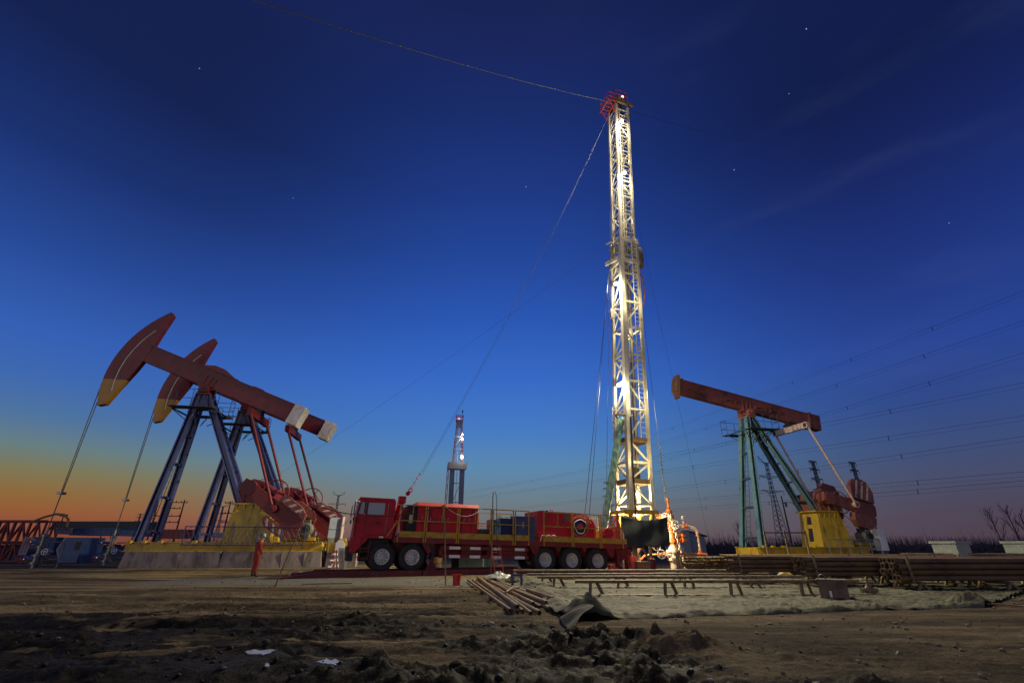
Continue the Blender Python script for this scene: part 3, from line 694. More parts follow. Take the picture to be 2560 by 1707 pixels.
# railings
def railing(o, pts, lbl, mt, h=1.1, z0=1.1, mesh=True, step=1.25):
    t = thing('guard_railing', lbl, 'railing', loc2w(o,pts[0][0],pts[0][1],z0), o.rotation_euler.z)
    p = [V(x-pts[0][0], y-pts[0][1], 0) for x,y in pts]; rails = MB(); fill = MB()
    for a, b in zip(p[:-1], p[1:]):
        L_ = (b-a).length; n = max(1, round(L_/step)); d = (b-a)/n
        for z in (.05, h*.97): rails.tube(a+V(0,0,z), b+V(0,0,z), .028, 6)
        for i in range(n+1): MB().tube(a+d*i, a+d*i+V(0,0,h), .028, 6).build('post', mt, t)
        if mesh:
            k = int(L_/.28)
            for i in range(k):
                c = a+(b-a)*(i/k); e = a+(b-a)*(min(1,(i+1)/k))
                fill.tube(c+V(0,0,.05), e+V(0,0,h*.5), .008, 4); fill.tube(e+V(0,0,.05), c+V(0,0,h*.5), .008, 4)
                fill.tube(c+V(0,0,h*.5), e+V(0,0,h*.97), .008, 4); fill.tube(e+V(0,0,h*.5), c+V(0,0,h*.97), .008, 4)
        else: rails.tube(a+V(0,0,h*.5), b+V(0,0,h*.5), .02, 5)
    rails.build('rails', mt, t, smooth=50)
    if mesh: fill.build('wire_mesh', mt, t)
    return t
railing(pA, [(-1.75,1.85),(-8.3,1.85)], 'dark blue mesh guard railing in front of the yellow pedestal', M['railblue'], h=1.05, z0=1.3, mesh=True)
railing(pR, [(-2.6,2.1),(-7.2,2.1)], 'grey tube railing in front of the right-hand yellow pedestal', M['railgrey'], h=1.1, z0=.65, mesh=False, step=.9)
# ------------------------------------------------------------------ the rig truck (+x forward, +y the near side)
TR = V(-6.55, 25.0, 0); TA = math.atan2(-.347,-.938); TT = -.023
tr = thing('rig_truck', 'dark red five-axle rig truck with yellow railings, parked across the middle', 'truck', TR, TA)
tr.rotation_euler.y = TT
def W(x, y, z):                    # truck local to world
    return Matrix.LocRotScale(TR, tr.rotation_euler, None) @ V(x,y,z)
tr_inv = Matrix.LocRotScale(TR, tr.rotation_euler, None).inverted()
# chassis and deck
m = MB()
for y in (-.45,.45): m.beam((1.3,y,1.2),(-13.2,y,1.2),.16,.5)
for x in np.arange(.8,-13.2,-1.3): m.beam((x,-.5,1.2),(x,.5,1.2),.12,.3)
for x in (0,-1.41,-8.36,-9.92,-11.5): m.tube((x,-1.0,.83),(x,1.0,.83),.13,10); m.lathe([(0,-.25),(.3,-.15),(.3,.15),(0,.25)],(x,0,.83),(0,1,0),12)
m.build('chassis', M['dred'], tr)
m = MB(); m.box(-.25,1.3,-1.0,1.0,1.0,1.6); m.box(.2,1.0,-.5,.5,.62,1.0); m.build('engine', M['black'], tr)
m = MB(); m.box(-13.4,-.42,-1.3,1.3,1.6,1.7); m.box(-13.4,-.42,1.22,1.31,1.46,1.6); m.box(-13.4,-.42,-1.31,-1.22,1.46,1.6)
for x in np.arange(-1.2,-13.2,-1.0): m.box(x-.05,x+.05,-1.2,1.2,1.48,1.6)
m.build('deck', M['deck'], tr)
for s in (1,-1):
    m = MB(); y0,y1 = sorted((s*1.29,s*1.325))
    for a,b in ((-.66,-1.9),(-1.93,-3.52),(-3.56,-5.3),(-5.36,-6.55),(-6.6,-7.38),(-8.22,-9.98),(-10.02,-11.68),(-11.72,-13.38)): m.box(b,a,y0,y1,1.705,1.97)
    split_build(m, 'toe_board', M['yellow'], tr)
# railings, panel by panel
panels = [(-.6,-1.86),(-1.96,-3.5),(-3.6,-5.26),(-5.38,-6.5),(-6.62,-7.38),(-8.26,-9.92),(-10.02,-11.64),(-11.76,-13.1)]
for s in (1,-1):
    for a,b in panels:
        m = MB(); y = s*1.345
        for x in (a,b): m.beam((x,y,1.48),(x,y,3.18),.06,.05)
        m.beam((a,y,3.16),(b,y,3.16),.045,.045); m.beam((a,y,2.45),(b,y,2.45),.04,.04)
        if a-b > 1.2: m.beam(((a+b)/2,y,2.45),((a+b)/2,y,3.16),.035,.035)
        m.build('guard_rail', M['yellow'], tr)
m = MB(); m.beam((-.1,1.3,1.72),(-.6,1.345,2.5),.05,.05); m.build('rail_brace', M['yellow'], tr)
# cab: walls round real window openings
cab_m = MB(); W0, W1_ = 1.22, 1.28
def side(s):
    y0,y1 = sorted((s*W0,s*W1_))
    cab_m.box(-.3,1.42,y0,y1,1.62,2.66)
    cab_m.prism([(-.3,3.2),(1.32,3.2),(1.3,3.34),(-.3,3.34)],y0,y1)
    cab_m.box(-.3,.14,y0,y1,2.66,3.2); cab_m.box(.93,1.03,y0,y1,2.66,3.2)
    cab_m.prism([(1.33,2.66),(1.42,2.66),(1.34,3.2),(1.26,3.2)],y0,y1)
side(1); side(-1)
cab_m.box(-.3,1.36,-W1_,W1_,3.34,3.42); cab_m.box(-.36,-.3,-W1_,W1_,1.62,3.34); cab_m.box(-.3,1.36,-W0,W0,1.62,1.68)
cab_m.hexa([(1.36,-W1_,1.62),(1.44,-W1_,1.62),(1.44,W1_,1.62),(1.36,W1_,1.62),(1.36,-W1_,2.6),(1.42,-W1_,2.6),(1.42,W1_,2.6),(1.36,W1_,2.6)])
for y in (-W0,-.02,W0-.08): cab_m.beam((1.4,y+.04,2.6),(1.31,y+.04,3.34),.08,.06)
for s in (1,-1):
    y0,y1 = sorted((s*.9,s*1.275)); cab_m.prism([(1.52,1.612),(1.52,.98),(1.25,.98),(.72,1.612)],y0,y1)
cab = cab_m.build('cab', M['red'], tr)
m = MB(); m.box(1.38,1.6,-1.25,1.25,.9,1.25); m.box(1.3,1.56,-1.2,1.2,.62,.9); m.build('bumper', M['black'], tr)
gl = bpy.data.materials.new('window_glass'); gl.use_nodes = True; n_ = gl.node_tree; b_ = n_.nodes['Principled BSDF']; o_ = n_.nodes['Material Output']
tb = n_.nodes.new('ShaderNodeBsdfTransparent'); tb.inputs[0].default_value = (.8,.86,.86,1); gb = n_.nodes.new('ShaderNodeBsdfGlossy'); gb.inputs['Roughness'].default_value = .08; gb.inputs['Color'].default_value = (.8,.85,.85,1)
df = n_.nodes.new('ShaderNodeBsdfDiffuse'); df.inputs[0].default_value = (.62,.68,.68,1)  # pale diffuse paints the bright sky into the glass
m1 = n_.nodes.new('ShaderNodeMixShader'); m1.inputs[0].default_value = .25; m2 = n_.nodes.new('ShaderNodeMixShader'); m2.inputs[0].default_value = .55
n_.links.new(tb.outputs[0],m1.inputs[1]); n_.links.new(gb.outputs[0],m1.inputs[2]); n_.links.new(m1.outputs[0],m2.inputs[1]); n_.links.new(df.outputs[0],m2.inputs[2]); n_.links.new(m2.outputs[0],o_.inputs[0])
for s in (1,-1):
    y = s*1.25
    MB().prism([(.14,2.66),(.93,2.66),(.93,3.2),(.14,3.2)],y-.006,y+.006).build('side_window', gl, tr)
    MB().prism([(1.03,2.66),(1.33,2.66),(1.26,3.2),(1.03,3.2)],y-.006,y+.006).build('quarter_window', gl, tr)
    m = MB(); y2 = s*1.284
    for a,b in (((-.02,1.75),(-.02,3.22)),((.97,1.75),(.97,3.22)),((-.02,1.75),(.97,1.75))): m.beam((a[0],y2,a[1]),(b[0],y2,b[1]),.014,.014)
    m.build('door_seam', M['black'], cab); MB().box(.28,.46,*sorted((s*1.28,s*1.32)),2.25,2.31).build('door_handle', M['black'], cab)
    m = MB(); m.beam((.05,s*1.29,2.55),(1.35,s*1.29,2.55),.025,.05); m.build('waist_trim', M['red'], cab)
    m = MB(); m.tube((1.32,s*1.3,3.2),(1.55,s*1.5,3.22),.015,6); m.tube((1.36,s*1.3,2.55),(1.55,s*1.5,2.6),.015,6); m.box(1.53,1.58,s*1.5-.1,s*1.5+.1,2.62,3.18)
    mi = m.build('mirror', M['steel'], tr); m = MB(); m.lathe([(0,-.03),(.12,0),(.1,.05),(0,.07)],(1.5,s*1.52,2.42),(1,0,0),12); m.build('round_mirror', M['black'], mi)
    m = MB(); m.tube((1.05,s*1.3,2.7),(1.05,s*1.34,3.24),.05,8); m.build('grab_bar', M['black'], tr)
    m = MB(); m.lathe([(0,0),(.1,0),(.1,.05),(0,.06)],(1.53,s*.9,1.55),(1,0,0),12); m.build('headlight', M['white'], tr)
    m = MB(); m.box(.62,1.05,*sorted((s*1.05,s*1.3)),1.16,1.2); m.box(.62,1.05,*sorted((s*1.05,s*1.3)),.72,.76)
    for x in (.64,1.03): m.beam((x,s*1.28,.7),(x,s*1.28,1.64),.035,.035)
    m.build('cab_step', M['dred'], tr)
    MB().box(.05,.25,*sorted((s*1.282,s*1.29)),1.64,1.71).build('reflector', M['white'], tr)
MB().hexa([(1.405,-1.16,2.62),(1.415,-1.16,2.62),(1.415,1.16,2.62),(1.405,1.16,2.62),(1.325,-1.16,3.32),(1.335,-1.16,3.32),(1.335,1.16,3.32),(1.325,1.16,3.32)]).build('windscreen', gl, tr)
m = MB()
for y in (-.6,.6): m.box(.1,.6,y-.28,y+.28,2.1,2.3); m.box(.02,.16,y-.28,y+.28,2.3,2.95); m.box(.04,.14,y-.13,y+.13,2.95,3.1)
m.torus((.9,.6,2.62),(1,0,.6),.2,.02,16,5); m.tube((1.1,.6,2.3),(.9,.6,2.62),.03,6)
m.build('seats', M['black'], tr)
MB().tube((.0,1.32,1.8),(-.02,1.34,3.2),.012,5).build('aerial', M['steel'], tr)
MB().tube((.3,.2,3.42),(.3,.2,3.52),.05,8).build('roof_light', M['steel'], tr)
# wheels
def wheel(x, s, dual):
    e = bpy.data.objects.new('wheel', None); C.objects.link(e); e.parent = tr; e.location = (x,s*1.06,.83); e.rotation_euler.y = random.uniform(0,6)
    wd = .2
    m = MB(); prof = [(.33,-wd),(.5,-wd-.02),(.58,-wd+.01),(.62,-wd+.06),(.62,wd-.06),(.58,wd-.01),(.5,wd+.02),(.33,wd)]
    m.lathe(prof,(0,0,0),(0,1,0),40,cap=False)
    for i in range(30):            # tread lugs
        t = 2*PI*i/30
        for k in (-1,1):
            a = t+(k*.1); c_, s_ = math.cos(a), math.sin(a); c2,s2 = math.cos(a+.09), math.sin(a+.09)
            y0,y1 = (k*.03,k*(wd-.01))
            m.hexa([(c_*.615,y0,s_*.615),(c2*.615,y0,s2*.615),(c2*.59,y1,s2*.59),(c_*.59,y1,s_*.59),(c_*.64,y0,s_*.64),(c2*.64,y0,s2*.64),(c2*.615,y1,s2*.615),(c_*.615,y1,s_*.615)])
    m.build('tyre', M['tyre'], e, smooth=35)
    m = MB()
    if dual: pr = [(.0,s*.02),(.14,s*.02),(.15,s*-.06),(.27,s*-.08),(.3,s*.1),(.31,s*.2),(.345,s*.215),(.345,s*.17),(.33,s*.0)]
    else: pr = [(0,s*.24),(.1,s*.24),(.115,s*.2),(.2,s*.17),(.28,s*.14),(.3,s*.19),(.345,s*.215),(.345,s*.17),(.33,s*.0)]
    m.lathe(pr,(0,0,0),(0,1,0),36); rim = m.build('rim', M['rim'], e, smooth=35)
    m = MB()
    for i in range(10 if not dual else 8):
        t = 2*PI*i/(10 if not dual else 8)+.2; r = .235 if not dual else .21; y = s*(.155 if not dual else -.075)
        m.tube((r*math.cos(t),y-s*.03,r*math.sin(t)),(r*math.cos(t),y+s*.008,r*math.sin(t)),.026,8)
    split_build(m, 'hand_hole', M['black'], e)
    m = MB()
    for i in range(10):
        t = 2*PI*i/10; r = .15 if not dual else .1; y = s*(.19 if not dual else .02)
        m.tube((r*math.cos(t),y-.01,r*math.sin(t)),(r*math.cos(t),y+s*.02,r*math.sin(t)),.014,6)
    split_build(m, 'wheel_nut', M['steel'], e)
for x, dual in ((0,0),(-1.41,0),(-8.36,1),(-9.92,1),(-11.5,1)):
    for s in (1,-1): wheel(x, s, dual)
# mudguards and brackets
for s in (1,-1):
    m = MB(); y0,y1 = sorted((s*.78,s*1.27))
    for xc, a0, a1 in ((-.7,70,110),): pass
    pts = [(-2.25,1.5),(-2.45,1.0),(-2.38,.75),(-2.3,.75),(-2.35,1.0),(-2.12,1.5)]; m.prism(pts,y0,y1); m.build('mud_flap', M['black'], tr)
    m = MB(); y0,y1 = sorted((s*1.2,s*1.25))
    for a in (-2.1,-7.75,-12.35): m.prism([(a-.3,1.46),(a+.3,1.46),(a+.05 if a>-12 else a+.12,1.1),(a-.12,.95)],y0,y1)
    for a in (-9.15,-10.7): m.prism([(a-.18,1.46),(a+.18,1.46),(a+.02,1.2),(a-.02,1.2)],y0,y1)
    split_build(m, 'bracket', M['dred'], tr)
    m = MB(); y0,y1 = sorted((s*.75,s*1.24))
    m.box(-12.3,-7.75,y0,y1,1.47,1.5); m.build('mudguard', M['black'], tr)
# side guard and tanks between the axles
for s in (1,-1):
    m = MB(); y0,y1 = sorted((s*1.2,s*1.26))
    for z in (.83,1.21): m.box(-7.42,-2.7,y0,y1,z,z+.15)
    m.box(-2.85,-2.7,y0,y1,.83,1.36)
    for x in (-3.9,-5.3,-6.6,-7.3): m.box(x-.04,x+.04,*sorted((s*1.1,s*1.2)),.83,1.5)
    g_ = m.build('side_guard', M['dred'], tr)
    m = MB(); y0,y1 = sorted((s*1.262,s*1.268))
    for z in (.84,1.22):
        for a in (-3.2,-4.25,-5.35,-6.65): m.box(a-.55,a,y0,y1,z,z+.13)
    split_build(m, 'reflective_strip', M['white'], g_)
m = MB(); m.box(-7.35,-5.2,.45,1.15,.9,1.46); m.box(-4.9,-3.9,.5,1.1,1.0,1.46); split_build(m, 'fuel_tank', M['dred'], tr)
m = MB(); m.lathe([(0,-.8),(.3,-.8),(.3,.8),(0,.8)],(-4.0,-.85,1.1),(1,0,0),14); m.build('air_tank', M['black'], tr)
for x in (-2.42,-12.9):
    for s in (1,-1):
        z0 = -.0-TT*x*-1 if False else (.0 + .023*(-x)); z0 = max(z0, .2*(x > -5)+.023*(-x))
        m = MB(); m.beam((x,s*1.0,1.5),(x,s*1.0,z0+.4),.18,.18); m.beam((x,s*1.0,z0+.42),(x,s*1.0,z0+.1),.12,.12)
        m.hexa([(x-.28,s*1.0-.25,z0),(x+.28,s*1.0-.25,z0),(x+.28,s*1.0+.25,z0),(x-.28,s*1.0+.25,z0),(x-.08,s*1.0-.1,z0+.38),(x+.08,s*1.0-.1,z0+.38),(x+.08,s*1.0+.1,z0+.38),(x-.08,s*1.0+.1,z0+.38)])
        m.build('outrigger_jack', M['dred'], tr)
# engine house
m = MB(); m.box(-4.62,-1.5,-1.1,1.1,1.7,3.22); eh = m.build('engine_house', M['red'], tr)
m = MB(); m.hexa([(-4.68,-1.2,3.18),(-1.42,-1.2,3.18),(-1.42,1.2,3.18),(-4.68,1.2,3.18),(-4.66,-1.0,3.36),(-1.46,-1.0,3.36),(-1.46,1.0,3.36),(-4.66,1.0,3.36)]); m.build('roof', M['red'], eh)
m = MB()
for x in (-2.0,-2.9,-3.75,-4.3): m.box(x-.008,x+.008,1.1,1.112,1.75,3.15)
split_build(m, 'panel_seam', M['black'], eh)
m = MB()
for x in (-1.75,-2.15,-2.75,-3.05,-3.6,-3.9,-4.2): m.box(x-.02,x+.02,1.1,1.125,2.55,2.68)
split_build(m, 'latch', M['chrome'], eh)
m = MB(); m.box(-1.49,-1.0,-.95,.95,1.7,3.18)
for z in np.arange(1.85,3.1,.09): m.box(-1.0,-.985,-.85,.85,z,z+.04)
m.build('radiator', M['black'], tr); MB().box(-1.3,-1.12,.96,.97,2.35,2.75).build('warning_plate', M['eqw'], tr)
# mast rest and tensioner behind the cab
m = MB()
for s in (.9,-.9):
    m.beam((-.42,s,1.7),(-.72,s*.55,3.3),.11,.11); m.beam((-.8,s,1.7),(-.75,s*.55,3.3),.11,.11)
m.beam((-.72,-.6,3.3),(-.72,.6,3.3),.2,.18); m.box(-.9,-.55,.25,.75,3.3,3.62); m.build('mast_rest', M['red'], tr)
m = MB(); m.tube((-.55,.95,1.75),(-.8,.6,3.15),.05,8); m.build('rest_ram', M['chrome'], tr)
m = MB(); m.lathe([(0,-.06),(.11,-.06),(.11,.06),(0,.06)],(-.98,.55,3.78),(0,1,0),12); m.torus((-1.1,.55,3.95),(0,1,0),.09,.03,10,5)
for k in range(7): m.torus((-1.14-.06*k,.55+.05*(k%2),4.08+.12*k),(1,0,0) if k%2 else (0,1,0),.05,.014,8,4)
m.build('tensioner', M['red'], tr)
# rear winch house, drum and tackle
m = MB(); m.prism([(-8.05,1.95),(-8.05,3.24),(-10.7,3.24),(-10.95,3.1),(-10.95,1.95)],-.95,.95); m.box(-10.6,-8.2,-.8,.8,1.7,1.95); wh = m.build('winch_house', M['red'], tr)
m = MB(); m.box(-10.0,-9.65,.955,.962,2.75,3.08); m.build('notice_plate', M['steel'], wh)
m = MB(); m.tube((-8.9,.3,3.24),(-8.9,.3,3.34),.1,10); m.torus((-9.15,.4,3.33),(0,1,0),.07,.02,12,5); m.box(-8.7,-8.5,.1,.4,3.24,3.32); m.build('roof_fitting', M['gearA'], wh)
m = MB()
for k in range(3): m.pipe([(-8.2-.3*k,1.0,1.72),(-8.25-.3*k,1.05,2.0),(-8.4-.3*k,1.08,2.04),(-8.6-.3*k,1.1,1.8)],.022,6)
split_build(m, 'hose', M['white'], tr, 50)
m = MB(); m.lathe([(.74,0),(.74,.14),(.5,.16)],(-10.05,.8,2.3),(0,1,0),30); m.lathe([(.55,0),(.55,.1)],(-10.05,.75,2.3),(0,1,0),30); m.build('drum_flange', M['red'], tr, smooth=40)
m = MB(); m.lathe([(.52,0),(.56,.02),(.56,.2),(.46,.22),(.46,.12)],(-10.5,1.02,2.52),(0,1,0),30); m.build('brake_band', M['crown'], tr, smooth=40)
m = MB(); m.lathe([(0,.1),(.46,.1),(.46,.12),(.2,.16),(0,.16)],(-10.5,1.02,2.52),(0,1,0),30); dd = m.build('drum_disc', M['dblue'], tr, smooth=40)
MB().lathe([(0,.16),(.17,.16),(.17,.24),(0,.25)],(-10.5,1.02,2.52),(0,1,0),20).build('drum_hub', M['crown'], dd, smooth=40)
m = MB(); m.pipe([(-10.5+.36*math.cos(t)*(1+.15*math.sin(3*t)),1.26,2.52+.36*math.sin(t)) for t in np.linspace(0,2*PI,30)],.02,5); m.build('air_hose', M['white'], dd)
m = MB(); m.lathe([(0,-.75),(.52,-.75),(.62,-.6),(.62,.75),(.55,.85),(0,.85)],(-11.15,0,2.45),(0,1,0),26)
for k in range(4): m.torus((-11.15,.2+.16*k,2.45),(0,1,0),.64,.025,26,5)
m.build('drum', M['red'], tr, smooth=40)
m = MB()
for k in range(3): m.pipe([(-10.3-.1*k,.9+.08*k,3.05),(-10.7-.1*k,1.0+.05*k,3.2),(-11.0-.1*k,1.0,3.0),(-11.1-.1*k,1.0,2.7)],.025,6)
split_build(m, 'hydraulic_hose', M['chrome'], tr, 50)
m = MB(); m.hexa([(-11.9,.5,1.7),(-11.5,.5,1.7),(-11.5,1.1,1.7),(-11.9,1.1,1.7),(-11.8,.6,2.35),(-11.6,.6,2.35),(-11.6,1.0,2.35),(-11.8,1.0,2.35)]); m.build('support_bracket', M['orange'], tr)
m = MB(); m.box(-12.55,-12.0,.4,1.1,1.7,2.15); m.lathe([(0,-.1),(.3,-.1),(.3,.1),(0,.1)],(-12.3,1.1,2.25),(0,1,0),20); m.torus((-12.3,1.22,2.25),(0,1,0),.27,.03,20,5); m.build('small_winch', M['red'], tr, smooth=40)
m = MB(); m.tube((-12.45,.9,2.3),(-13.05,.9,3.1),.06,8); m.beam((-13.05,.9,1.7),(-13.15,.9,3.35),.12,.12); m.box(-13.2,-12.9,.6,1.0,1.7,2.6); m.build('strut_arm', M['crown'], tr)
m = MB(); m.prism([(-12.6,1.46),(-13.9,1.46),(-13.9,1.1),(-12.9,.75)],-.9,.9); m.beam((-13.6,.8,1.2),(-13.6,.8,.36),.14,.14); m.beam((-13.6,-.8,1.2),(-13.6,-.8,.36),.14,.14); m.build('rear_frame', M['dred'], tr)
MB().ladder((-5.75,1.55,.16),(-5.55,1.3,1.5),.45,(1,0,0),.33,.025,.02).build('deck_ladder', M['crown'], tr)
# things standing on the deck
def ondeck(name, mb, mt, lbl, cat, group=None, smooth=0):
    o = mb.build(name, mt, smooth=smooth); o.matrix_world = Matrix.LocRotScale(TR, tr.rotation_euler, None); 
    me = o.data; c = V(sum(v.co.x for v in me.vertices)/len(me.vertices), sum(v.co.y for v in me.vertices)/len(me.vertices), min(v.co.z for v in me.vertices))
    for v in me.vertices: v.co -= c
    o.location = W(*c); o.rotation_euler = tr.rotation_euler
    return tag(o, lbl, cat, group)
m = MB(); m.box(-7.74,-6.64,.55,1.28,1.703,2.86)
m.box(-7.78,-6.6,.5,1.3,2.86,2.9)
for x in (-6.85,-7.0,-7.15,-7.3,-7.45,-7.6): m.box(x-.03,x+.03,1.28,1.292,1.85,2.25)
bb = ondeck('tool_cabinet', m, M['bluebox'], 'tall blue ribbed tool cabinet at the deck edge, right of the blue drum box', 'cabinet')
m = MB(); m.box(-.04,.04,0,.02,0,.3); h_ = m.build('handle', M['yellow'], bb, loc=(.25,.4,.6))
m = MB(); m.box(-6.55,-5.9,.2,1.0,1.703,2.78); m.torus((-6.4,.6,2.83),(0,1,0),.06,.015,10,4); m.torus((-6.05,.6,2.83),(0,1,0),.06,.015,10,4); m.box(-6.58,-5.87,.18,1.02,2.6,2.66)
ondeck('steel_box', m, M['dblue'], 'darker blue steel box with lifting eyes on the deck, beside the blue cabinet', 'box')
def drape(x0, x1, y0, y1, z0, z1, seed, n=14):
    m = MB(); rg = random.Random(seed); ps = []
    ring = [(x0,y0),(x1,y0),(x1,y1),(x0,y1)]
    loop = []
    for k in range(4):
        a, b = ring[k], ring[(k+1)%4]
        for i in range(n): loop.append((a[0]+(b[0]-a[0])*i/n, a[1]+(b[1]-a[1])*i/n))
    cx, cy = (x0+x1)/2, (y0+y1)/2; N_ = len(loop); lv = 7
    for j in range(lv):
        u = j/(lv-1); z = z1+(z0-z1)*u
        for i, (x,y) in enumerate(loop):
            k = 1+.14*u*math.sin(i*1.9+seed)+.05*rg.uniform(-1,1); ps.append((cx+(x-cx)*k, cy+(y-cy)*k, z+rg.uniform(-.03,.03)*(u>0)+(.12*math.sin(i*.7+seed)*u)))
    fs = [(j*N_+i,j*N_+(i+1)%N_,(j+1)*N_+(i+1)%N_,(j+1)*N_+i) for j in range(lv-1) for i in range(N_)]
    ps.append((cx,cy,z1+.05)); fs += [(i,(i+1)%N_,len(ps)-1) for i in range(N_)]
    return m.add(ps, fs)
ondeck('covered_drum', drape(-5.85,-5.3,.5,1.15,1.72,2.68,3), M['bluetarp'], 'drum under dark teal plastic sheet on the deck, left of the blue boxes', 'covered load', smooth=60)
ondeck('covered_load', drape(-5.2,-4.75,.6,1.2,1.85,2.2,5), M['sheet'], 'low load under dark cloth on the deck, next to the engine house', 'covered load', smooth=60)
m = MB(); m.box(-5.28,-4.95,.55,1.12,1.703,2.1); m.box(-5.1,-5.02,1.12,1.14,1.72,2.08); ondeck('orange_bin', m, M['orange'], 'small orange bin peeking out under the dark cloth on the deck', 'bin')

# the red ramp beams under the wheels
def rampbeam(x0, x1, taper, lbl):
    m = MB(); z = .2
    for y0,y1 in ((.72,1.42),(-1.42,-.72)):
        a = x0-(1.4 if taper else 0)
        m.hexa([(x1,y0,0),(x0,y0,0),(x0,y1,0),(x1,y1,0),(x1,y0,z),(a,y0,z),(a,y1,z),(x1,y1,z)])
        m.box(x1,a,y1-.06,y1+.02,z,z+.035); m.box(x1,a,y0-.02,y0+.06,z,z+.035)
    for x in np.arange(x1+.4,x0-.5,1.3): m.box(x-.12,x+.12,-.72,.72,.02,.17)
    o = m.build('ramp_beam', M['ramp'], loc=TR); o.rotation_euler.z = TA
    return tag(o, lbl, 'ramp', 'steel ramp beams under the truck')
rampbeam(4.3, -1.92, True, 'dark red steel ramp under the front wheels, tapering towards the left')
rampbeam(-1.97, -7.6, False, 'dark red steel beam track under the middle of the truck')
# ------------------------------------------------------------------ the lit mast behind the truck's tail
MO = V(7.55, 30.2, 3.05); MR = V(.938,.347,0).normalized(); MN = V(.347,-.938,0).normalized(); LEAN = 2.93/39
mast = thing('rig_mast', 'tall floodlit pale lattice mast with ladder and red crown platform', 'mast', MO)
def ML(a, b, h):                   # along the truck axis, towards the camera, up the mast -> mast local
    p = MR*(a+LEAN*h)+MN*b; return V(p.x, p.y, h)
def MW(a, b, h): return MO+ML(a,b,h)
A0, B0, HL = .78, .72, 20.6        # lower section
A1, B1, H0, H1 = .62, .60, 17.5, 35.9   # upper, telescoped section
cor = ((-1,1),(1,1),(1,-1),(-1,-1))
def tapA(h): return (A1, B1) if h > HL else (A0-.06*h/HL, B0-.04*h/HL)
for a,b in cor:
    wl = .3 if (a,b)==(-1,1) else .2
    m = MB(); p, q = tapA(0), tapA(HL)
    m.ibeam(ML(a*p[0],b*p[1],0), ML(a*q[0],b*q[1],HL), wl, wl, .04, up=MN) if False else m.beam(ML(a*p[0],b*p[1],0), ML(a*q[0],b*q[1],HL), wl, wl, up=MN)
    m.build('lower_leg', M['mast'], mast)
    m = MB(); m.beam(ML(a*A1*.93,b*B1*.93,4 if (a,b)==(-1,1) else H0), ML(a*A1,b*B1,H1), .2, .2, up=MN); m.build('upper_leg', M['mast'], mast)
lev = [.55,1.9,3.05,4.5,6.5,8.5,10.5,12.6,14.7,17.2,18.9,20.4]
brace = MB(); girt = MB(); girtb = MB()
def face(i, h, off=0):             # the two corners of face i: 0 left(a-), 1 near(b+), 2 right(a+), 3 back(b-)
    A, B_ = tapA(h); A += off; B_ += off
    return {0:((-A,-B_),(-A,B_)), 1:((-A,B_),(A,B_)), 2:((A,B_),(A,-B_)), 3:((A,-B_),(-A,-B_))}[i]
for k, h in enumerate(lev):
    for i in range(4):
        p, q = face(i, h)
        brown = h in (1.9,4.5) 
        (girtb if brown else girt).beam(ML(*p,h), ML(*q,h), .1, .3 if brown else .13, up=(0,0,1))
    if k+1 < len(lev):
        h2 = lev[k+1]
        for i in (0,1,3):
            p, q = face(i, h); p2, q2 = face(i, h2)
            if (k+i)%2: p, q, p2, q2 = q, p, q2, p2
            brace.beam(ML(*p,h), ML(*q2,h2), .09, .09)
            if i == 0 and h > 6 and k%2: brace.beam(ML(*q,h), ML(*p2,h2), .07, .07)
hs = list(np.arange(21.4, 35.8, 1.75))
for k, h in enumerate(hs):
    for i in range(4):
        p, q = face(i, h); girt.beam(ML(*p,h), ML(*q,h), .07, .09)
    if k+1 < len(hs):
        h2 = hs[k+1]
        for i in (0,):
            p, q = face(i, h); p2, q2 = face(i, h2)
            brace.beam(ML(*p,h), ML(*q2,h2), .07, .07); brace.beam(ML(*q,h), ML(*p2,h2), .07, .07)
        p, q = face(1, h); p2, q2 = face(1, h2)
        if k%2: brace.beam(ML(*p,h), ML(*q2,h2), .06, .06)
        else: brace.beam(ML(*q,h), ML(*p2,h2), .06, .06)
split_build(girt, 'girt', M['mast'], mast); split_build(girtb, 'girt', M['mastb'], mast); split_build(brace, 'brace', M['mast'], mast)
MB().ladder(ML(.36,B0+.12,4.6), ML(.38,B0+.1,20.2), .42, MR, .34, .028, .02).build('ladder', M['mast'], mast)
MB().ladder(ML(.1,B1+.08,20.2), ML(.08,B1+.08,35.4), .9, MR, .45, .035, .03).build('ladder', M['mast'], mast)
MB().ladder(ML(-A0-.1,-B0+.1,4.6), ML(-A0-.1,-B0+.1,7), .4, MN, .34, .025, .02).build('ladder', M['mast'], mast)
# foot frame
m = MB()
for b in (-.8,.8): m.beam(ML(-1.25,b,.1), ML(1.1,b,.1), .2, .24)
for a in (-1.2,0,1.0): m.beam(ML(a,-.8,.12), ML(a,.8,.12), .16, .16)
for a,b in cor: m.beam(ML(a*.8,b*.72,.0), ML(a*.5,b*.72,-.75), .2, .2)
m.build('foot_frame', M['yellow'], mast)
m = MB()
for a in (-.55,.55):
    for b in (-.6,.6): m.beam(ML(a,b,-.7), ML(a,b,-3.0), .16, .16)
m.beam(ML(-.55,.6,-.9), ML(.55,.6,-2.7), .08,.08); m.beam(ML(.55,.6,-.9), ML(-.55,.6,-2.7), .08,.08)
m.build('sub_frame', M['mastb'], mast)
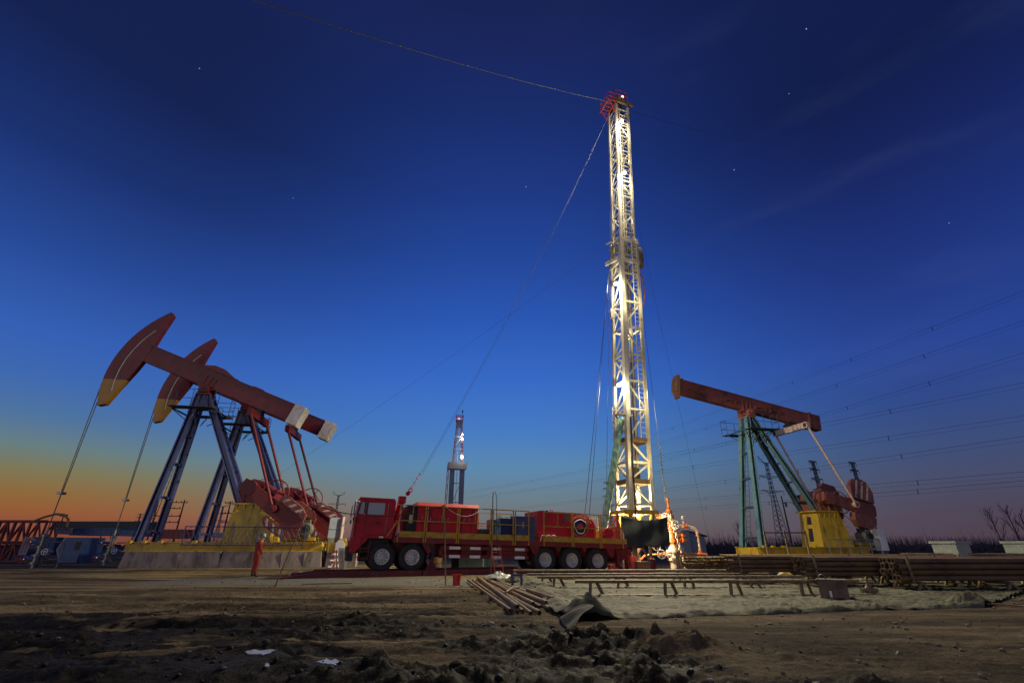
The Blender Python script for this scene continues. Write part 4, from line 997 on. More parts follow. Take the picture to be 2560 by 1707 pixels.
# box collar where the sections meet, brackets
m = MB()
for h in (18.3, 20.2):
    for i in range(4):
        p, q = face(i, h, .1); m.beam(ML(*p,h), ML(*q,h), .1, .3)
m.beam(ML(-1.25,-.6,20.5), ML(-.7,.5,20.5), .1,.1); m.beam(ML(-1.3,-.7,18.6), ML(-.7,.7,18.6), .14,.3)
split_build(m, 'collar_beam', M['mast'], mast)
m = MB(); m.lathe([(0,-.7),(.22,-.7),(.3,-.6),(.3,.5),(.2,.7),(0,.75)], ML(1.12,.4,19.3), (0,0,1), 14); m.box(*(lambda c:(c.x-.2,c.x+.2,c.y-.2,c.y+.2,c.z-1.1,c.z-.7))(ML(1.12,.4,19.3))); m.build('hose_reel', M['mastb'], mast, smooth=40)
m = MB(); m.pipe([ML(1.0,.4,17.8), ML(1.35,.4,17.2), ML(1.4,.4,15.6), ML(1.2,.4,14.8), ML(.95,.4,15.2), ML(1.05,.4,16.6)], .06, 8); m.build('hose_loop', mat('hose_orange',(.4,.14,.05),.6), mast, smooth=50)
m = MB(); c = ML(-1.02,-.3,14.0); m.box(c.x-.16,c.x+.16,c.y-.16,c.y+.16,c.z-.35,c.z+.35); m.build('junction_box', M['mast'], mast)
# cables running inside, travelling block, sling
m = MB()
for a,b in ((.2,.1),(.35,-.2),(.3,.25)): m.tube(ML(a,b,2.6), ML(a*.8,b*.8,35.3), .02, 5)
m.build('hoist_line', M['cable'], mast)
m = MB(); m.lathe([(0,0),(.2,.05),(.26,.4),(.2,.9),(0,1.0)], ML(.25,0,1.9), (0,0,1), 12); m.tube(ML(.25,0,2.9), ML(.25,0,6.5), .03, 6); m.pipe([ML(.25,0,1.9), ML(.05,.1,1.2), ML(.1,.1,.5)], .03, 6); m.pipe([ML(.25,0,1.9), ML(.5,.1,1.3), ML(.35,.1,.9), ML(.15,.1,1.3)], .025, 6); m.build('hook_block', M['black'], mast, smooth=40)
m = MB(); m.tube(ML(-.6,.95,-.4), ML(-.62,.9,5.9), .05, 6); m.build('service_line', M['rubber'], mast)
m = MB(); m.tube(ML(-.45,.35,.3), ML(-.35,.35,22), .17, 12); m.build('hoist_ram', M['mast'], mast, smooth=40)
# raising rams wrapped in green cloth
m = MB()
b0 = W(-12.35, .35, 1.9)-MO; t0 = ML(-.95, .3, 5.9)
for s in (-.12,.12):
    pts = []; n = 46
    for i in range(n+1):
        u = i/n; c = b0.lerp(t0, u)+MN*s; pts.append(c)
    ps = []; k = 14; d = (t0-b0).normalized(); e = d.cross(MN).normalized()
    for i, c in enumerate(pts):
        for j in range(k):
            t = 2*PI*j/k; r = .145+.022*math.sin(i*1.7+j*.9)+.02*math.sin(i*.61+j*2.3+s*9)+.012*math.sin(i*3.1-j)
            r *= (.85 if i in (0,n) else 1)
            ps.append(c+MN*(r*math.cos(t))+e*(r*math.sin(t)))
    fs = [(i*k+j,(i+1)*k+j,(i+1)*k+(j+1)%k,i*k+(j+1)%k) for i in range(n) for j in range(k)]+[tuple(range(k)), tuple(n*k+j for j in range(k))]
    m.add(ps, fs)
m.build('wrapped_ram', M['green'], mast, smooth=80)
m = MB(); m.torus(t0+V(.05,0,.12), (t0-b0), .4, .05, 16, 6); m.build('ram_collar', M['mastb'], mast, smooth=60)
# crown
m = MB()
for b in (-.35,.35): m.lathe([(0,-.06),(.6,-.06),(.66,-.03),(.66,.03),(.6,.06),(0,.06)], ML(.05,b,H1+1.1), MN, 20)
for b in (-.6,.6): m.beam(ML(-.9,b,H1+.6), ML(1.2,b,H1+.6), .2, .34); m.beam(ML(-.6,b,H1-.1), ML(-.6,b,H1+.9), .16,.16); m.beam(ML(.6,b,H1-.1), ML(.6,b,H1+.9), .16,.16)
m.tube(ML(.05,-.7,H1+1.1), ML(.05,.7,H1+1.1), .1, 10); m.beam(ML(1.2,-.6,H1+.6), ML(1.75,-.4,H1+.5), .14,.14)
m.build('crown_block', M['mastb'], mast, smooth=35)
m = MB(); hp = H1+.15
for a0,a1,b0_,b1_ in ((-1.5,-.7,-.75,.75),): 
    for b in np.linspace(b0_,b1_,5): m.beam(ML(a0,b,hp), ML(a1,b,hp), .05,.05)
    for a in (a0,a1): m.beam(ML(a,b0_,hp), ML(a,b1_,hp), .1,.12)
    for a,b in ((a0,b0_),(a0,0),(a0,b1_),(a1,b0_),(a1,b1_)): m.tube(ML(a,b,hp), ML(a,b,hp+1.05), .024, 6)
    for z in (.5,1.05):
        for p,q in (((a0,b0_),(a0,b1_)),((a0,b0_),(a1,b0_)),((a0,b1_),(a1,b1_))): m.tube(ML(*p,hp+z), ML(*q,hp+z), .03, 6)
    m.beam(ML(a0+.1,b0_,hp), ML(-.6,b0_+.2,hp-1.4), .07,.07); m.beam(ML(a0+.1,b1_,hp), ML(-.6,b1_-.2,hp-1.4), .07,.07)
m.build('crown_platform', M['crown'], mast)
m = MB(); h3 = H1+1.2
for a,b in ((-.8,-.6),(-.8,.6),(.7,-.6),(.7,.6)): m.tube(ML(a,b,H1+.7), ML(a*.9,b,h3+.9), .035, 6)
for z in (.3,.9):
    for p,q in (((-.74,-.6),(-.74,.6)),((.65,-.6),(.65,.6)),((-.74,.6),(.65,.6)),((-.74,-.6),(.65,-.6))): m.tube(ML(*p,h3+z), ML(*q,h3+z), .03, 6)
m.build('crown_guard', M['crown'], mast)
MB().lathe([(0,0),(.09,0),(.11,.1),(.06,.2),(0,.22)], ML(.1,.65,H1+1.2), (0,0,1), 10).build('beacon', emit('beacon_glow',(1,.62,.3),5), mast, smooth=60)
def glow(pos, power, col=(1,.87,.52), r=.15):      # added point light without a fixture, standing in for lamp spill
    ld = bpy.data.lights.new('added_spill', 'POINT'); ld.energy = power; ld.color = col; ld.shadow_soft_size = r
    lo = bpy.data.objects.new('added_spill', ld); C.objects.link(lo); lo.location = MO+V(pos)
# flood lamps: housing, lens and the light each one gives
LIGHTS = []
def flood(pos, aim, power, r=.14, col=(1,.93,.72), back=0, cluster=True):
    pos = V(pos); d = (V(aim)-pos).normalized()
    e = d.cross(V(0,0,1)).normalized(); up = e.cross(d)
    offs = [(-.2,.04),(.2,-.04)] if power > 300 and not back and cluster else [(0,0)]
    for ox, oz in offs:
        p = pos+e*ox+up*oz
        m = MB(); m.lathe([(.05,-.24),(.12,-.18),(.15,-.02),(.15,.0)], p, d, 14); o = m.build('flood_lamp', M['steel'], mast, smooth=40)
        m = MB(); m.lathe([(0,.0),(.135,.0),(.125,.03),(0,.06)], p, d, 14); m.build('lens', M['lamp'], o, smooth=40)
    ld = bpy.data.lights.new('flood_light', 'POINT'); ld.energy = power; ld.color = col; ld.shadow_soft_size = r
    lo = bpy.data.objects.new('flood_light', ld); C.objects.link(lo); lo.location = MO+pos+(-d*back if back else d*(.75 if power > 300 else .3)); LIGHTS.append(lo)
flood(ML(-A1+.1,B1+.35,33.1), ML(-1.5,1.9,31.6), 330)
glow(ML(-.25,B1+.95,31.8), 75); glow(ML(.1,0,29.8), 40)
flood(ML(-A1+.1,B1+.35,26.9), ML(-1.5,1.9,25.4), 330)
glow(ML(-.25,B1+.95,25.6), 75); glow(ML(.1,0,23.0), 40)
flood(ML(-A0-.02,.3,16.4), ML(-1.7,2.0,14.9), 360)
glow(ML(.0,B0+1.1,14.6), 110); glow(ML(0,0,12.6), 60)
flood(ML(-A0-.02,.3,8.3), ML(-1.7,2.0,7.1), 330)
glow(ML(.0,B0+1.2,7.0), 110); glow(ML(.1,.1,1.2), 330, (1,.8,.42)); glow(ML(-.1,B0+1.0,3.2), 90, (1,.8,.42))
flood(ML(-.35,.75,-.05), ML(-.3,2.6,-.1), 160, .09, (1,.82,.5), back=.75)
flood(ML(.5,-.3,-.55), ML(1.6,.2,-1.5), 520, .1, (1,.84,.55), cluster=False)
# the beams the floods throw over the yard
def beam_light(pos, aim, power, size=125, col=(1,.86,.58)):
    ld = bpy.data.lights.new('flood_beam', 'SPOT'); ld.energy = power; ld.color = col; ld.spot_size = R(size); ld.spot_blend = .7; ld.shadow_soft_size = .2
    lo = bpy.data.objects.new('flood_beam', ld); C.objects.link(lo); p = MO+V(pos); d = V(aim)-p; lo.location = p+d.normalized()*.5; lo.rotation_euler = d.to_track_quat('-Z','Y').to_euler()
beam_light(ML(-A1-.1,B1+.5,33.1), (1,9,0), 7000)
beam_light(ML(-A1-.1,B1+.5,26.9), (-9,14,0), 6000)
beam_light(ML(-A0-.3,.0,16.4), (-1,9,0), 9000, 120)
beam_light(ML(-A0-.3,-.2,16.4), (-22,28,6), 5000, 110)
beam_light(ML(-A0-.3,.2,8.3), (-12.5,30,1.5), 17000, 46)
beam_light(ML(-A0-.3,.2,8.3), (-5,11,0), 4200, 120)
beam_light(ML(.3,B0+.45,8.3), (7,10,0), 3800, 120)
beam_light(ML(.3,B0+.45,8.3), (17,32,5), 4500, 100)
# ------------------------------------------------------------------ things around the well
def hgt(x, y): return float(height(np.array([float(x)]), np.array([float(y)]))[0])
# dark sheet hung as a wind screen behind the truck's tail
m = MB(); NX, NZ = 26, 16; ps = []
A_, B_, D_, E_ = AT(1552,1289,28.6), AT(1668,1291,29.6), AT(1676,1364,29.3), AT(1566,1370,28.4)
for j in range(NZ+1):
    for i in range(NX+1):
        u, v = i/NX, j/NZ; p = A_.lerp(B_,u).lerp(E_.lerp(D_,u), v)
        sag = -.22*4*u*(1-u)*(1-v)**1.5*(1 if u > .3 else .6); wv = .1*math.sin(u*13+v*2.2)*(.3+.7*v)+.06*math.sin(u*29+v*4)*(1-v)+.07*math.sin(v*7+u*6)
        ps.append(p+V(-.3*wv, wv, sag+.03*math.sin(u*17)*(v > .9)))
fs = [(j*(NX+1)+i, j*(NX+1)+i+1, (j+1)*(NX+1)+i+1, (j+1)*(NX+1)+i) for j in range(NZ) for i in range(NX)]
o = m.add(ps, fs).build('wind_screen', M['sheet'], smooth=80, fix=False); so = o.modifiers.new('thick','SOLIDIFY'); so.thickness = .02
tag(rebase(o), 'dark cloth sheet hung as a wind screen at the foot of the lit mast', 'screen')
# production tree on the well
well = V(9.96, 31.1, 0)
wt = thing('production_tree', 'orange wellhead tree with white handwheels, standing right of the dark sheet', 'wellhead', well)
m = MB(); m.lathe([(.34,0),(.34,.5),(.45,.5),(.45,.64),(.32,.64),(.32,.95),(.45,.95),(.45,1.1),(.3,1.1),(.3,1.35),(.0,1.35)], (0,0,0), n=18); m.build('casing_head', M['wellpale'], wt, smooth=40)
m = MB(); m.lathe([(.16,1.35),(.16,1.5),(.28,1.5),(.28,1.62),(.2,1.66),(.24,1.85),(.2,2.0),(.28,2.04),(.28,2.16),(.17,2.2),(.17,2.3),(.26,2.35),(.26,2.55),(.28,2.55),(.28,2.66),(.15,2.7),(.15,2.8),(.24,2.84),(.24,3.1),(.13,3.14),(.13,3.2),(.2,3.22),(.2,3.32),(.16,3.42),(.07,3.46),(.07,4.0),(.1,4.0),(.1,4.1),(0,4.1)], (0,0,0), n=18); m.build('valve_stack', M['wellor'], wt, smooth=40)
for z, d, c_ in ((1.85,1,0),(2.45,-1,1),(2.97,-1,1),(.8,-1,1),(.8,1,0),(1.62,1,0)):
    m = MB(); m.lathe([(.1,0),(.1,.2),(.2,.2),(.2,.28),(.13,.3),(.17,.42),(.13,.54),(.2,.56),(.2,.64),(.06,.68),(.06,.85),(0,.85)], (0,0,z), (d,0,0), 14); m.build('side_valve', M['wellor'], wt, smooth=40)
    m = MB(); m.wheel((d*.42,-.45 if c_ else .1,z+(.02 if c_ else .3)), (.2,1,0) if c_ else (0,1,.2), .2, .024, 5); m.tube((d*.42,-.05,z),(d*.42,-.45 if c_ else .1,z+.02),.03,6); m.build('handwheel', M['white'], wt, smooth=50)
for z,x in ((2.5,.1),(1.3,-1.2),(.85,-.95)):
    m = MB(); m.wheel((x,-.5,z),(0.1,1,.1),.24,.028,5); m.tube((x,-.1,z),(x,-.55,z),.035,6); m.build('handwheel', M['white'], wt, smooth=50)
m = MB(); m.pipe([(.1,0,2.45),(.7,0,2.45),(1.1,0,2.42),(1.45,0,2.3),(1.6,0,2.1),(1.6,0,1.6),(1.6,0,.75),(1.5,0,.6),(1.2,-.1,.55),(.4,-.1,.55)], .085, 10); f_ = m.build('flow_line', M['wellpale'], wt, smooth=50)
m = MB()
for z in (2.0,1.85,1.0,.9): m.lathe([(0,0),(.15,0),(.15,.07),(0,.07)], (1.6,0,z), (0,0,1), 12)
for x in (.75,.95): m.lathe([(0,0),(.16,0),(.16,.08),(0,.08)], (x,0,2.45), (1,0,0), 12)
split_build(m, 'flange', M['wellor'], f_, 40)
m = MB(); m.tube((.8,0,2.45),(.8,0,2.9),.05,8); m.lathe([(0,0),(.08,.02),(.08,.16),(0,.2)],(.8,0,2.85),(0,0,1),10); m.build('gauge', M['white'], wt, smooth=40)
m = MB(); m.pipe([(-.3,-.1,.8),(-1.2,-.2,.82),(-1.9,-.2,.75),(-2.3,-.2,.4)], .07, 8); m.pipe([(.4,-.1,.8),(1.6,-.2,.84),(1.9,-.2,.8)], .09, 8); m.build('kill_line', M['wellor'], wt, smooth=50)
# steel rope with chain beside the tree
def link_chain(m, a, b, s=.09, r=.018):
    a, b = V(a), V(b); n = max(2, int((b-a).length/(s*1.35))); d = (b-a).normalized(); e = d.cross(V(0,1,0)).normalized(); g = d.cross(e)
    for i in range(n):
        c = a+(b-a)*((i+.5)/n); m.torus(c, e if i%2 else g, s*.6, r, 8, 4)
    return m
m = MB(); a = well+V(-.2,-.6,3.2); link_chain(m, a-well, V(.35,-.7,.05), .12, .028)
tag(m.build('chain', M['wellpale'], loc=well), 'pale chain hanging down in front of the orange wellhead tree', 'chain')
# iron frames by the tree
def frame_thing(px0, px1, py_top, Y, lbl, legs=3, mt='tress', name='steel_hurdle', cross=True):
    a, b = AT(px0, py_top, Y), AT(px1, py_top, Y); t = thing(name, lbl, 'hurdle', (a.x,Y,0))
    d = b-a; z = a.z
    MB().beam((0,0,z),(d.x,0,z+.0),.06,.07).build('top_bar', M[mt], t)
    MB().beam((0,0,z*.45),(d.x,0,z*.45),.05,.05).build('lower_bar', M[mt], t)
    for i in range(legs):
        x = d.x*i/(legs-1); MB().beam((x,0,0),(x,0,z+.1),.075,.075).build('leg', M[mt], t)
    return t
frame_thing(1694,1740,1384,24.5,'dark angle-iron frame just right of the bright wellhead tree',2)
frame_thing(1768,1804,1391,23.5,'rusty frame before the tubing ends, right of the wellhead tree',2,'pipe')
f3 = frame_thing(1910,2012,1331,26.0,'tall brown pipe frame between the teal legs and yellow pedestal',3)
# bits of kit under the mast floor
def kit(name, mb, mt, lbl, cat, group=None, smooth=0): return tag(rebase(mb.build(name, M[mt], smooth=smooth)), lbl, cat, group)
def at_w(px, py, Y): p = AT(px, py, Y); return p.x, p.y, p.z
x,y,_ = at_w(1582,1400,28.6); m = MB(); m.lathe([(0,0),(.22,0),(.24,.75),(.2,.8),(0,.8)],(x,y,0),n=14); kit('red_drum', m, 'crown', 'bright red drum under the mast floor behind the last wheel', 'drum', smooth=40)
x,y,_ = at_w(1606,1410,28.2); m = MB(); m.box(x-.35,x+.35,y-.3,y+.3,0,.5); m.box(x-.37,x+.37,y-.32,y+.32,.46,.52); kit('tool_box', m, 'wood', 'tan wooden box on the ground under the mast floor', 'box')
x,y,_ = at_w(1628,1400,29.2); m = MB(); m.lathe([(0,0),(.2,0),(.26,.3),(.2,.62),(0,.7)],(x,y,0),n=12); m.torus((x,y,.75),(0,1,0),.12,.03,12,5); kit('lifting_elevator', m, 'gearA', 'dark red hoisting tool with ring, under the dark sheet', 'tool', smooth=40)
x,y,_ = at_w(1555,1410,29.6); m = MB()
for k in range(5): m.lathe([(0,0),(.1,0),(.1,.5),(.06,.55),(.06,.9),(0,.9)],(x-.55+k*.28,y+.15*(k%2),0),n=8)
m.beam((x-.7,y,.45),(x+.8,y,.45),.06,.1); m.beam((x-.7,y,.95),(x+.8,y,.95),.05,.06); kit('valve_manifold', m, 'wellpale', 'pale pipe manifold on the ground behind the last truck wheel', 'manifold', smooth=40)
x,y,_ = at_w(1575,1425,27.2); m = MB(); m.prism([(x-1.1,0),(x+1.1,0),(x+1.1,.1),(x-.6,.14),(x-.9,.4),(x-1.1,.4)],y-.3,y+.3); kit('red_skid', m, 'crown', 'low bright red skid on the ground at the truck tail', 'skid')

# ------------------------------------------------------------------ guy wires and cables
def span(a, b, sag=0, n=16):
    a, b = V(a), V(b); return [a.lerp(b,i/n)-V(0,0,sag*4*(i/n)*(1-i/n)) for i in range(n+1)]
def wire(name, a, b, r, lbl, cat, grp=None, sag=0, mt='cable', n=16):
    m = MB(); a = V(a); m.pipe([p-a for p in span(a,b,sag,n)], r, 5); return tag(m.build(name, M[mt], loc=a, smooth=60, fix=False), lbl, cat, grp)
gg = 'guy wires of the lit mast'
e1 = AT(727,0,14); c1 = MW(-.9,.4,H1+.4); e1 = c1+(e1-c1)*1.5
wire('guy_wire', c1, e1, .024, 'long guy wire from the mast crown to the upper left, over the sky', 'guy wire', gg, 1.0)
c2 = MW(.7,.3,H1+.2); e2 = AT(1770,328,46); wire('guy_wire', c2, c2+(e2-c2)*2.2, .017, 'faint guy wire from the mast crown down to the right', 'guy wire', gg, .4)
rest = W(-1.55,.55,5.0)
for k,(o_,l) in enumerate(((0,'left'),(.45,'right'))):
    wire('guy_wire', MW(-.9,.5-.9*k,H1-.2-k*.5), W(-1.5-.12*k,.55-.25*k,4.75), .008, ('guy wire from mast top to the chain on the mast rest, %s of the two' % l), 'guy wire', gg, .9, 'wireb')
wire('guy_wire', MW(-.75,.75,26.5), W(-11.0,.9,3.2), .016, 'steep wire from mid mast to the red drum, left of two', 'guy wire', gg, .1,'wireb')
wire('guy_wire', MW(-.75,.2,26.0), W(-11.6,.3,3.1), .016, 'steep wire from mid mast to the red drum, right of two', 'guy wire', gg, .1,'wireb')
wire('guy_wire', MW(-.85,-.5,24), W(-13.0,-.3,2.0), .014, 'near-vertical wire close along the left side of the mast', 'guy wire', gg, .05,'wireb')
wire('guy_wire', MW(.85,.3,19.5), AT(1668,1275,31.3), .016, 'wire from mid mast down to the wellhead tree', 'guy wire', gg, .1,'wireb')
wire('guy_wire', MW(.85,-.4,26.3), AT(1640,1285,32.5), .012, 'thin slack cable along the right edge of the mast', 'guy wire', gg, .5)
wire('guy_wire', MW(.8,-.5,30), AT(1775,1362,60), .01, 'faint guy wire from the mast to the ground left of the teal legs', 'guy wire', gg, .3)
wire('guy_wire', MW(-.7,-.5,21), AT(690,1190,52), .008, 'faint guy wire slanting from the mast to the left pump jacks', 'guy wire', gg, .3, 'wireb')
# chain over the wellhead wire
m = MB(); a = MW(.85,.3,19.5); b = AT(1668,1275,31.3); link_chain(m, b-b, (a-b)*.22, .09, .02); tag(m.build('chain', M['cable'], loc=b), 'rusty chain at the lower end of the wire above the wellhead tree', 'chain')
# stakes that carry a lamp cable past the truck
def stake(px, py, h, lean, lbl, r=.028, lean_y=0):
    g = G(px, py); g.z = hgt(g.x,g.y)-.02; m = MB(); m.tube((0,0,-.15),(lean,lean_y,h),r,7,r*.75); m.tube((lean,lean_y,h-.03),(lean+.06,lean_y,h+.06),r*.6,5)
    o = tag(m.build('pole', M['wood'], loc=g, smooth=40), lbl, 'pole', 'stakes carrying the cable'); return g+V(lean,lean_y,h)
s1 = stake(1115,1461,2.75,-.22,'thin wooden stake in front of the red engine house')
g = W(-5.35,1.42,0); s2 = V(g.x,g.y,3.9+.0); m = MB(); m.tube((0,0,0),(.04,0,s2.z),.03,7); s2 = V(g.x+.04,g.y,s2.z); tag(m.build('pole', M['wood'], loc=(g.x,g.y,0), smooth=40), 'tall thin stake beside the truck, topped by a looping cable', 'pole', 'stakes carrying the cable')
s3 = stake(684,1466,2.75,.72,'leaning wooden stake in front of the blue mesh railing',.026,.1)
cg = 'black cables strung on the stakes'
s0 = loc2w(pB,-6.4,1.2,4.6)
wire('power_cable', s3, s1, .016, 'black cable sagging in front of the truck cab between two stakes', 'cable', cg, .42, 'rubber')
wire('power_cable', s1, s2, .016, 'black cable looping up from the stake to the taller stake', 'cable', cg, .75, 'rubber')
wire('power_cable', s3, W(1.55,1.5,2.65), .014, 'slack black cable hanging left of the cab mirror', 'cable', cg, .8, 'rubber')
m = MB(); m.pipe([V(0,0,0),V(.12,0,.02),V(.2,0,-.3),V(.2,0,-1.2),V(.2,0,-2.2),V(.28,0,-2.9),V(.3,0,-3.2)],.016,5); tag(m.build('power_cable', M['rubber'], loc=s2, smooth=50), 'black cable drop hanging down the taller stake', 'cable', cg)
g = G(1348,1423); m = MB(); m.tube((0,0,0),(.12,0,1.15),.02,6); m.lathe([(0,0),(.05,.02),(.05,.08),(0,.1)],(.12,0,1.13),n=8); tag(m.build('marker_rod', M['black'], loc=G(1342,1424)), 'thin dark rod in front of the third axle wheel', 'rod')

# ------------------------------------------------------------------ trestles, loose pipe and pipe stacks
def trestle(px0, px1, pyt, pyb, pairs, lbl, dx0=0):
    b0, b1 = G(px0, pyb), G(px1, pyb); Y = (b0.y); z = AT(px0, pyt, Y).z; x0 = AT(px0,pyt,Y).x; x1 = AT(px1,pyt,Y).x
    t = thing('pipe_trestle', lbl, 'trestle', (x0,Y,0), 0, 'pipe trestles on the ground sheet')
    L_ = x1-x0
    MB().tube((0,0,z-.04),(L_,.25,z-.04),.042,8).build('top_rail', M['tress'], t, smooth=50)
    MB().tube((dx0,0,.05),(L_+.3,.3,.05),.042,8).build('bottom_rail', M['tress'], t, smooth=50)
    for p in pairs:
        x = L_*p; y = .25*p
        MB().beam((x,y,.06),(x+.03,y,z-.06),.07,.07).build('leg', M['tress'], t)
        MB().beam((x+.42,y+.25,.0),(x+.2,y,z-.06),.065,.065).build('leg', M['tress'], t)
    return t, x0, Y, L_
trestle(1437,2160,1449,1495,(.05,.31,.54,.79),'nearest brown pipe trestle on the grey sheet', -.3)
trestle(1343,2014,1438.5,1474,(.06,.3,.55,.8),'second nearest brown pipe trestle on the grey sheet')
trestle(1318,1930,1432,1461,(.06,.33,.6,.86),'third brown pipe trestle counting away from the camera')
trestle(1283,2010,1423,1451,(.1,.35,.6,.85),'farthest brown pipe trestle, next to the truck wheels')
# two bent steel uprights at the farthest trestle
x,y,_ = at_w(1281,1440,17.2); m = MB(); m.beam((x,y,0),(x,y,.42),.08,.08); m.beam((x+.3,y,0),(x+.3,y,.4),.08,.08); m.beam((x,y,.4),(x+.35,y,.4),.06,.06); kit('stand', m, 'dblue', 'small dark blue stand at the left end of the farthest trestle', 'stand')
# loose tubing in a heap at the left end of the sheet
def pipe_mesh(L_, r, name, n=12):
    m = MB(); m.tube((0,0,0),(L_,0,0),r,n,cap=False); m.tube((0,0,0),(L_,0,0),r*.78,n,cap=False)
    for x in (0,L_):
        b = len(m.v); ps = [(x,rr*math.cos(2*PI*i/n),rr*math.sin(2*PI*i/n)) for rr in (r,r*.78) for i in range(n)]
        m.add(ps, [(i,(i+1)%n,n+(i+1)%n,n+i) for i in range(n)])
    m.tube((0,0,0),(.18,0,0),r*1.16,n,cap=False); m.add([(x_,rr*math.cos(2*PI*i/n),rr*math.sin(2*PI*i/n)) for x_,rr in ((0,r*1.16),(0,r)) for i in range(n)], [(i,(i+1)%n,n+(i+1)%n,n+i) for i in range(n)])
    m.add([(.18,rr*math.cos(2*PI*i/n),rr*math.sin(2*PI*i/n)) for rr in (r*1.16,r*.99) for i in range(n)], [(i,(i+1)%n,n+(i+1)%n,n+i) for i in range(n)])
    return m
def lay(proto, a, b, lbl=None, grp=None, first=[False]):
    a, b = V(a), V(b); d = b-a; o = proto.copy(); C.objects.link(o); o.location = a
    o.rotation_euler = (random.uniform(0,6), -math.asin(max(-1,min(1,d.normalized().z))), math.atan2(d.y,d.x)); return o
zx = lambda x,y: (1140+x*.2551, 1400+y*.2551)
near = [(530,490),(603,503),(602,455),(655,498),(735,518),(818,515),(757,422),(826,455),(886,412),(915,470),(862,432),(965,438),(955,372),(1003,415),(1068,430),(1180,440)]
far = [(118,192),(160,188),(214,168),(205,192),(262,168),(235,190),(280,175),(300,185),(335,205),(320,205),(345,208),(400,215),(700,290),(440,220),(485,232),(905,335)]
lay_lbl = ['outermost left pipe of the loose heap','greyish second pipe at the left of the loose heap','big upper pipe at the left of the loose heap','low pipe under the big upper one at the heap left','front middle pipe of the heap with open end nearest the camera','short-looking front pipe with dark open end, middle of the heap','upper middle pipe of the heap above the dark gap','pipe right of the upper middle pipe in the heap','long thin upper pipe, right half of the loose heap','low pipe in the right half of the loose heap','pipe squeezed low between two upper pipes of the heap','second pipe from the right front of the heap, lower','thick short upper pipe on top of the heap at right','pipe under the thick short one in the heap','last long pipe but one at the right of the heap','outermost right pipe of the heap, touching the grey sheet']
pp = None
for k,(a,b) in enumerate(zip(far,near)):
    up = k in (2,6,8,12); z = .12 if up else .045
    A = G(*zx(*a), z+.03); B_ = G(*zx(*b), z+.02)
    if (B_-A).length > 9.8: A = B_+(A-B_).normalized()*9.6
    r = .047 if k in (2,5,12,15) else .039
    o = pipe_mesh((B_-A).length, r, 'p').build('steel_pipe', M['pipe'], smooth=50); d = B_-A; o.location = A
    o.rotation_euler = (random.uniform(0,6), -math.asin(d.normalized().z), math.atan2(d.y,d.x))
    tag(o, 'rusty '+lay_lbl[k], 'pipe', 'loose rusty pipes heaped at the left end of the sheet')
m = MB(); a, b = G(*zx(490,310),.2), G(*zx(612,262),.2); m.pipe([a-a, (b-a)*.5+V(0,0,.05), b-a], .03, 6); m.pipe([V(0,0,0), V(-.1,-.1,-.1)], .03, 6); tag(m.build('rope', M['wood'], loc=a, smooth=60), 'tan rope strap tied across the loose pipe heap', 'rope')
# casing bundles on the right
def bundle(px0, Y, L_, zb, rows, deep, r, lbl, grp, mt, slope=0.0):
    x0 = AT(px0, 1400, Y).x; pr = None; nm = 'casing_pipe'
    for j in range(deep):
        for i in range(rows):
            dx = random.uniform(-.12,.12); z = zb+r+i*r*2.06; y = Y+j*r*2.08+(r if i%2 else 0)*.9
            if pr is None:
                pr = pipe_mesh(L_, r, nm, 14).build(nm, M[mt], smooth=50); o = pr
            else: o = pr.copy(); C.objects.link(o)
            o.location = (x0+dx, y, z); o.rotation_euler = (random.uniform(0,6), slope, .012)
            tag(o, lbl, 'pipe', grp)
    t = thing('pipe_rack', 'low steel rack under '+grp, 'rack', (x0,Y,0))
    for k in (.06,.36,.62,.93):
        MB().beam((L_*k,-.15,zb-.05),(L_*k,deep*r*2.2+.1,zb-.05),.08,.08).build('cross_bar', M['tress'], t)
        for y in (-.1, deep*r*2.2):
            MB().beam((L_*k-.18,y,0),(L_*k-.03,y,zb-.06),.07,.07).build('leg', M['tress'], t); MB().beam((L_*k+.25,y,0),(L_*k+.03,y,zb-.06),.07,.07).build('leg', M['tress'], t)
    for k in (.03,.5,.97): MB().beam((L_*k,-.16,zb-.06),(L_*k,-.16,zb+rows*r*2.06+.05),.06,.05).build('stanchion', M['tress'], t)
bundle(1826,18.6,8.5,.42,4,4,.066,'brown casing pipe in the left stack, ending right of the tubing rack','the leftmost casing stack','pipe2')
bundle(2009,17.2,8.6,.36,4,5,.072,'brown casing pipe in the middle stack behind the two brown crates','the middle casing stack','pipe2')
bundle(2236,15.9,9,.3,4,5,.078,'brown casing pipe in the nearest stack, reaching the right edge','the nearest casing stack','pipe2')
# tubing stacked with its ends towards the camera
pr = None; x0 = AT(1712,1400,22.4).x
for j in range(5):
    for i in range(13):
        if pr is None: pr = pipe_mesh(9, .05, 'tubing_pipe', 10).build('tubing_pipe', M['pipe'], smooth=50); o = pr
        else: o = pr.copy(); C.objects.link(o)
        o.location = (x0+i*.17+(.07 if j%2 else 0)+random.uniform(-.02,.02), 22.4+random.uniform(-.15,.15), .3+j*.125); o.rotation_euler = (random.uniform(0,6),0,R(38)+random.uniform(-.006,.006))
        tag(o, 'rusty tubing pipe with its end towards the camera, stacked right of the wellhead tree', 'pipe', 'tubing stacked with ends to the camera')
t = thing('pipe_rack', 'rack of beams under the tubing whose ends face the camera', 'rack', (x0,22.4,0))
MB().beam((-.3,.4,.18),(3.9,.4,.18),.1,.14).build('cross_bar', M['tress'], t); MB().beam((3.4,5,.18),(7.4,5,.18),.1,.14).build('cross_bar', M['tress'], t)
for x,y in ((-.2,.4),(1.6,.4),(3.6,.4)): MB().beam((x,y,0),(x,y,.95 if x!=1.6 else .12),.08,.08).build('stanchion', M['pipe'], t)
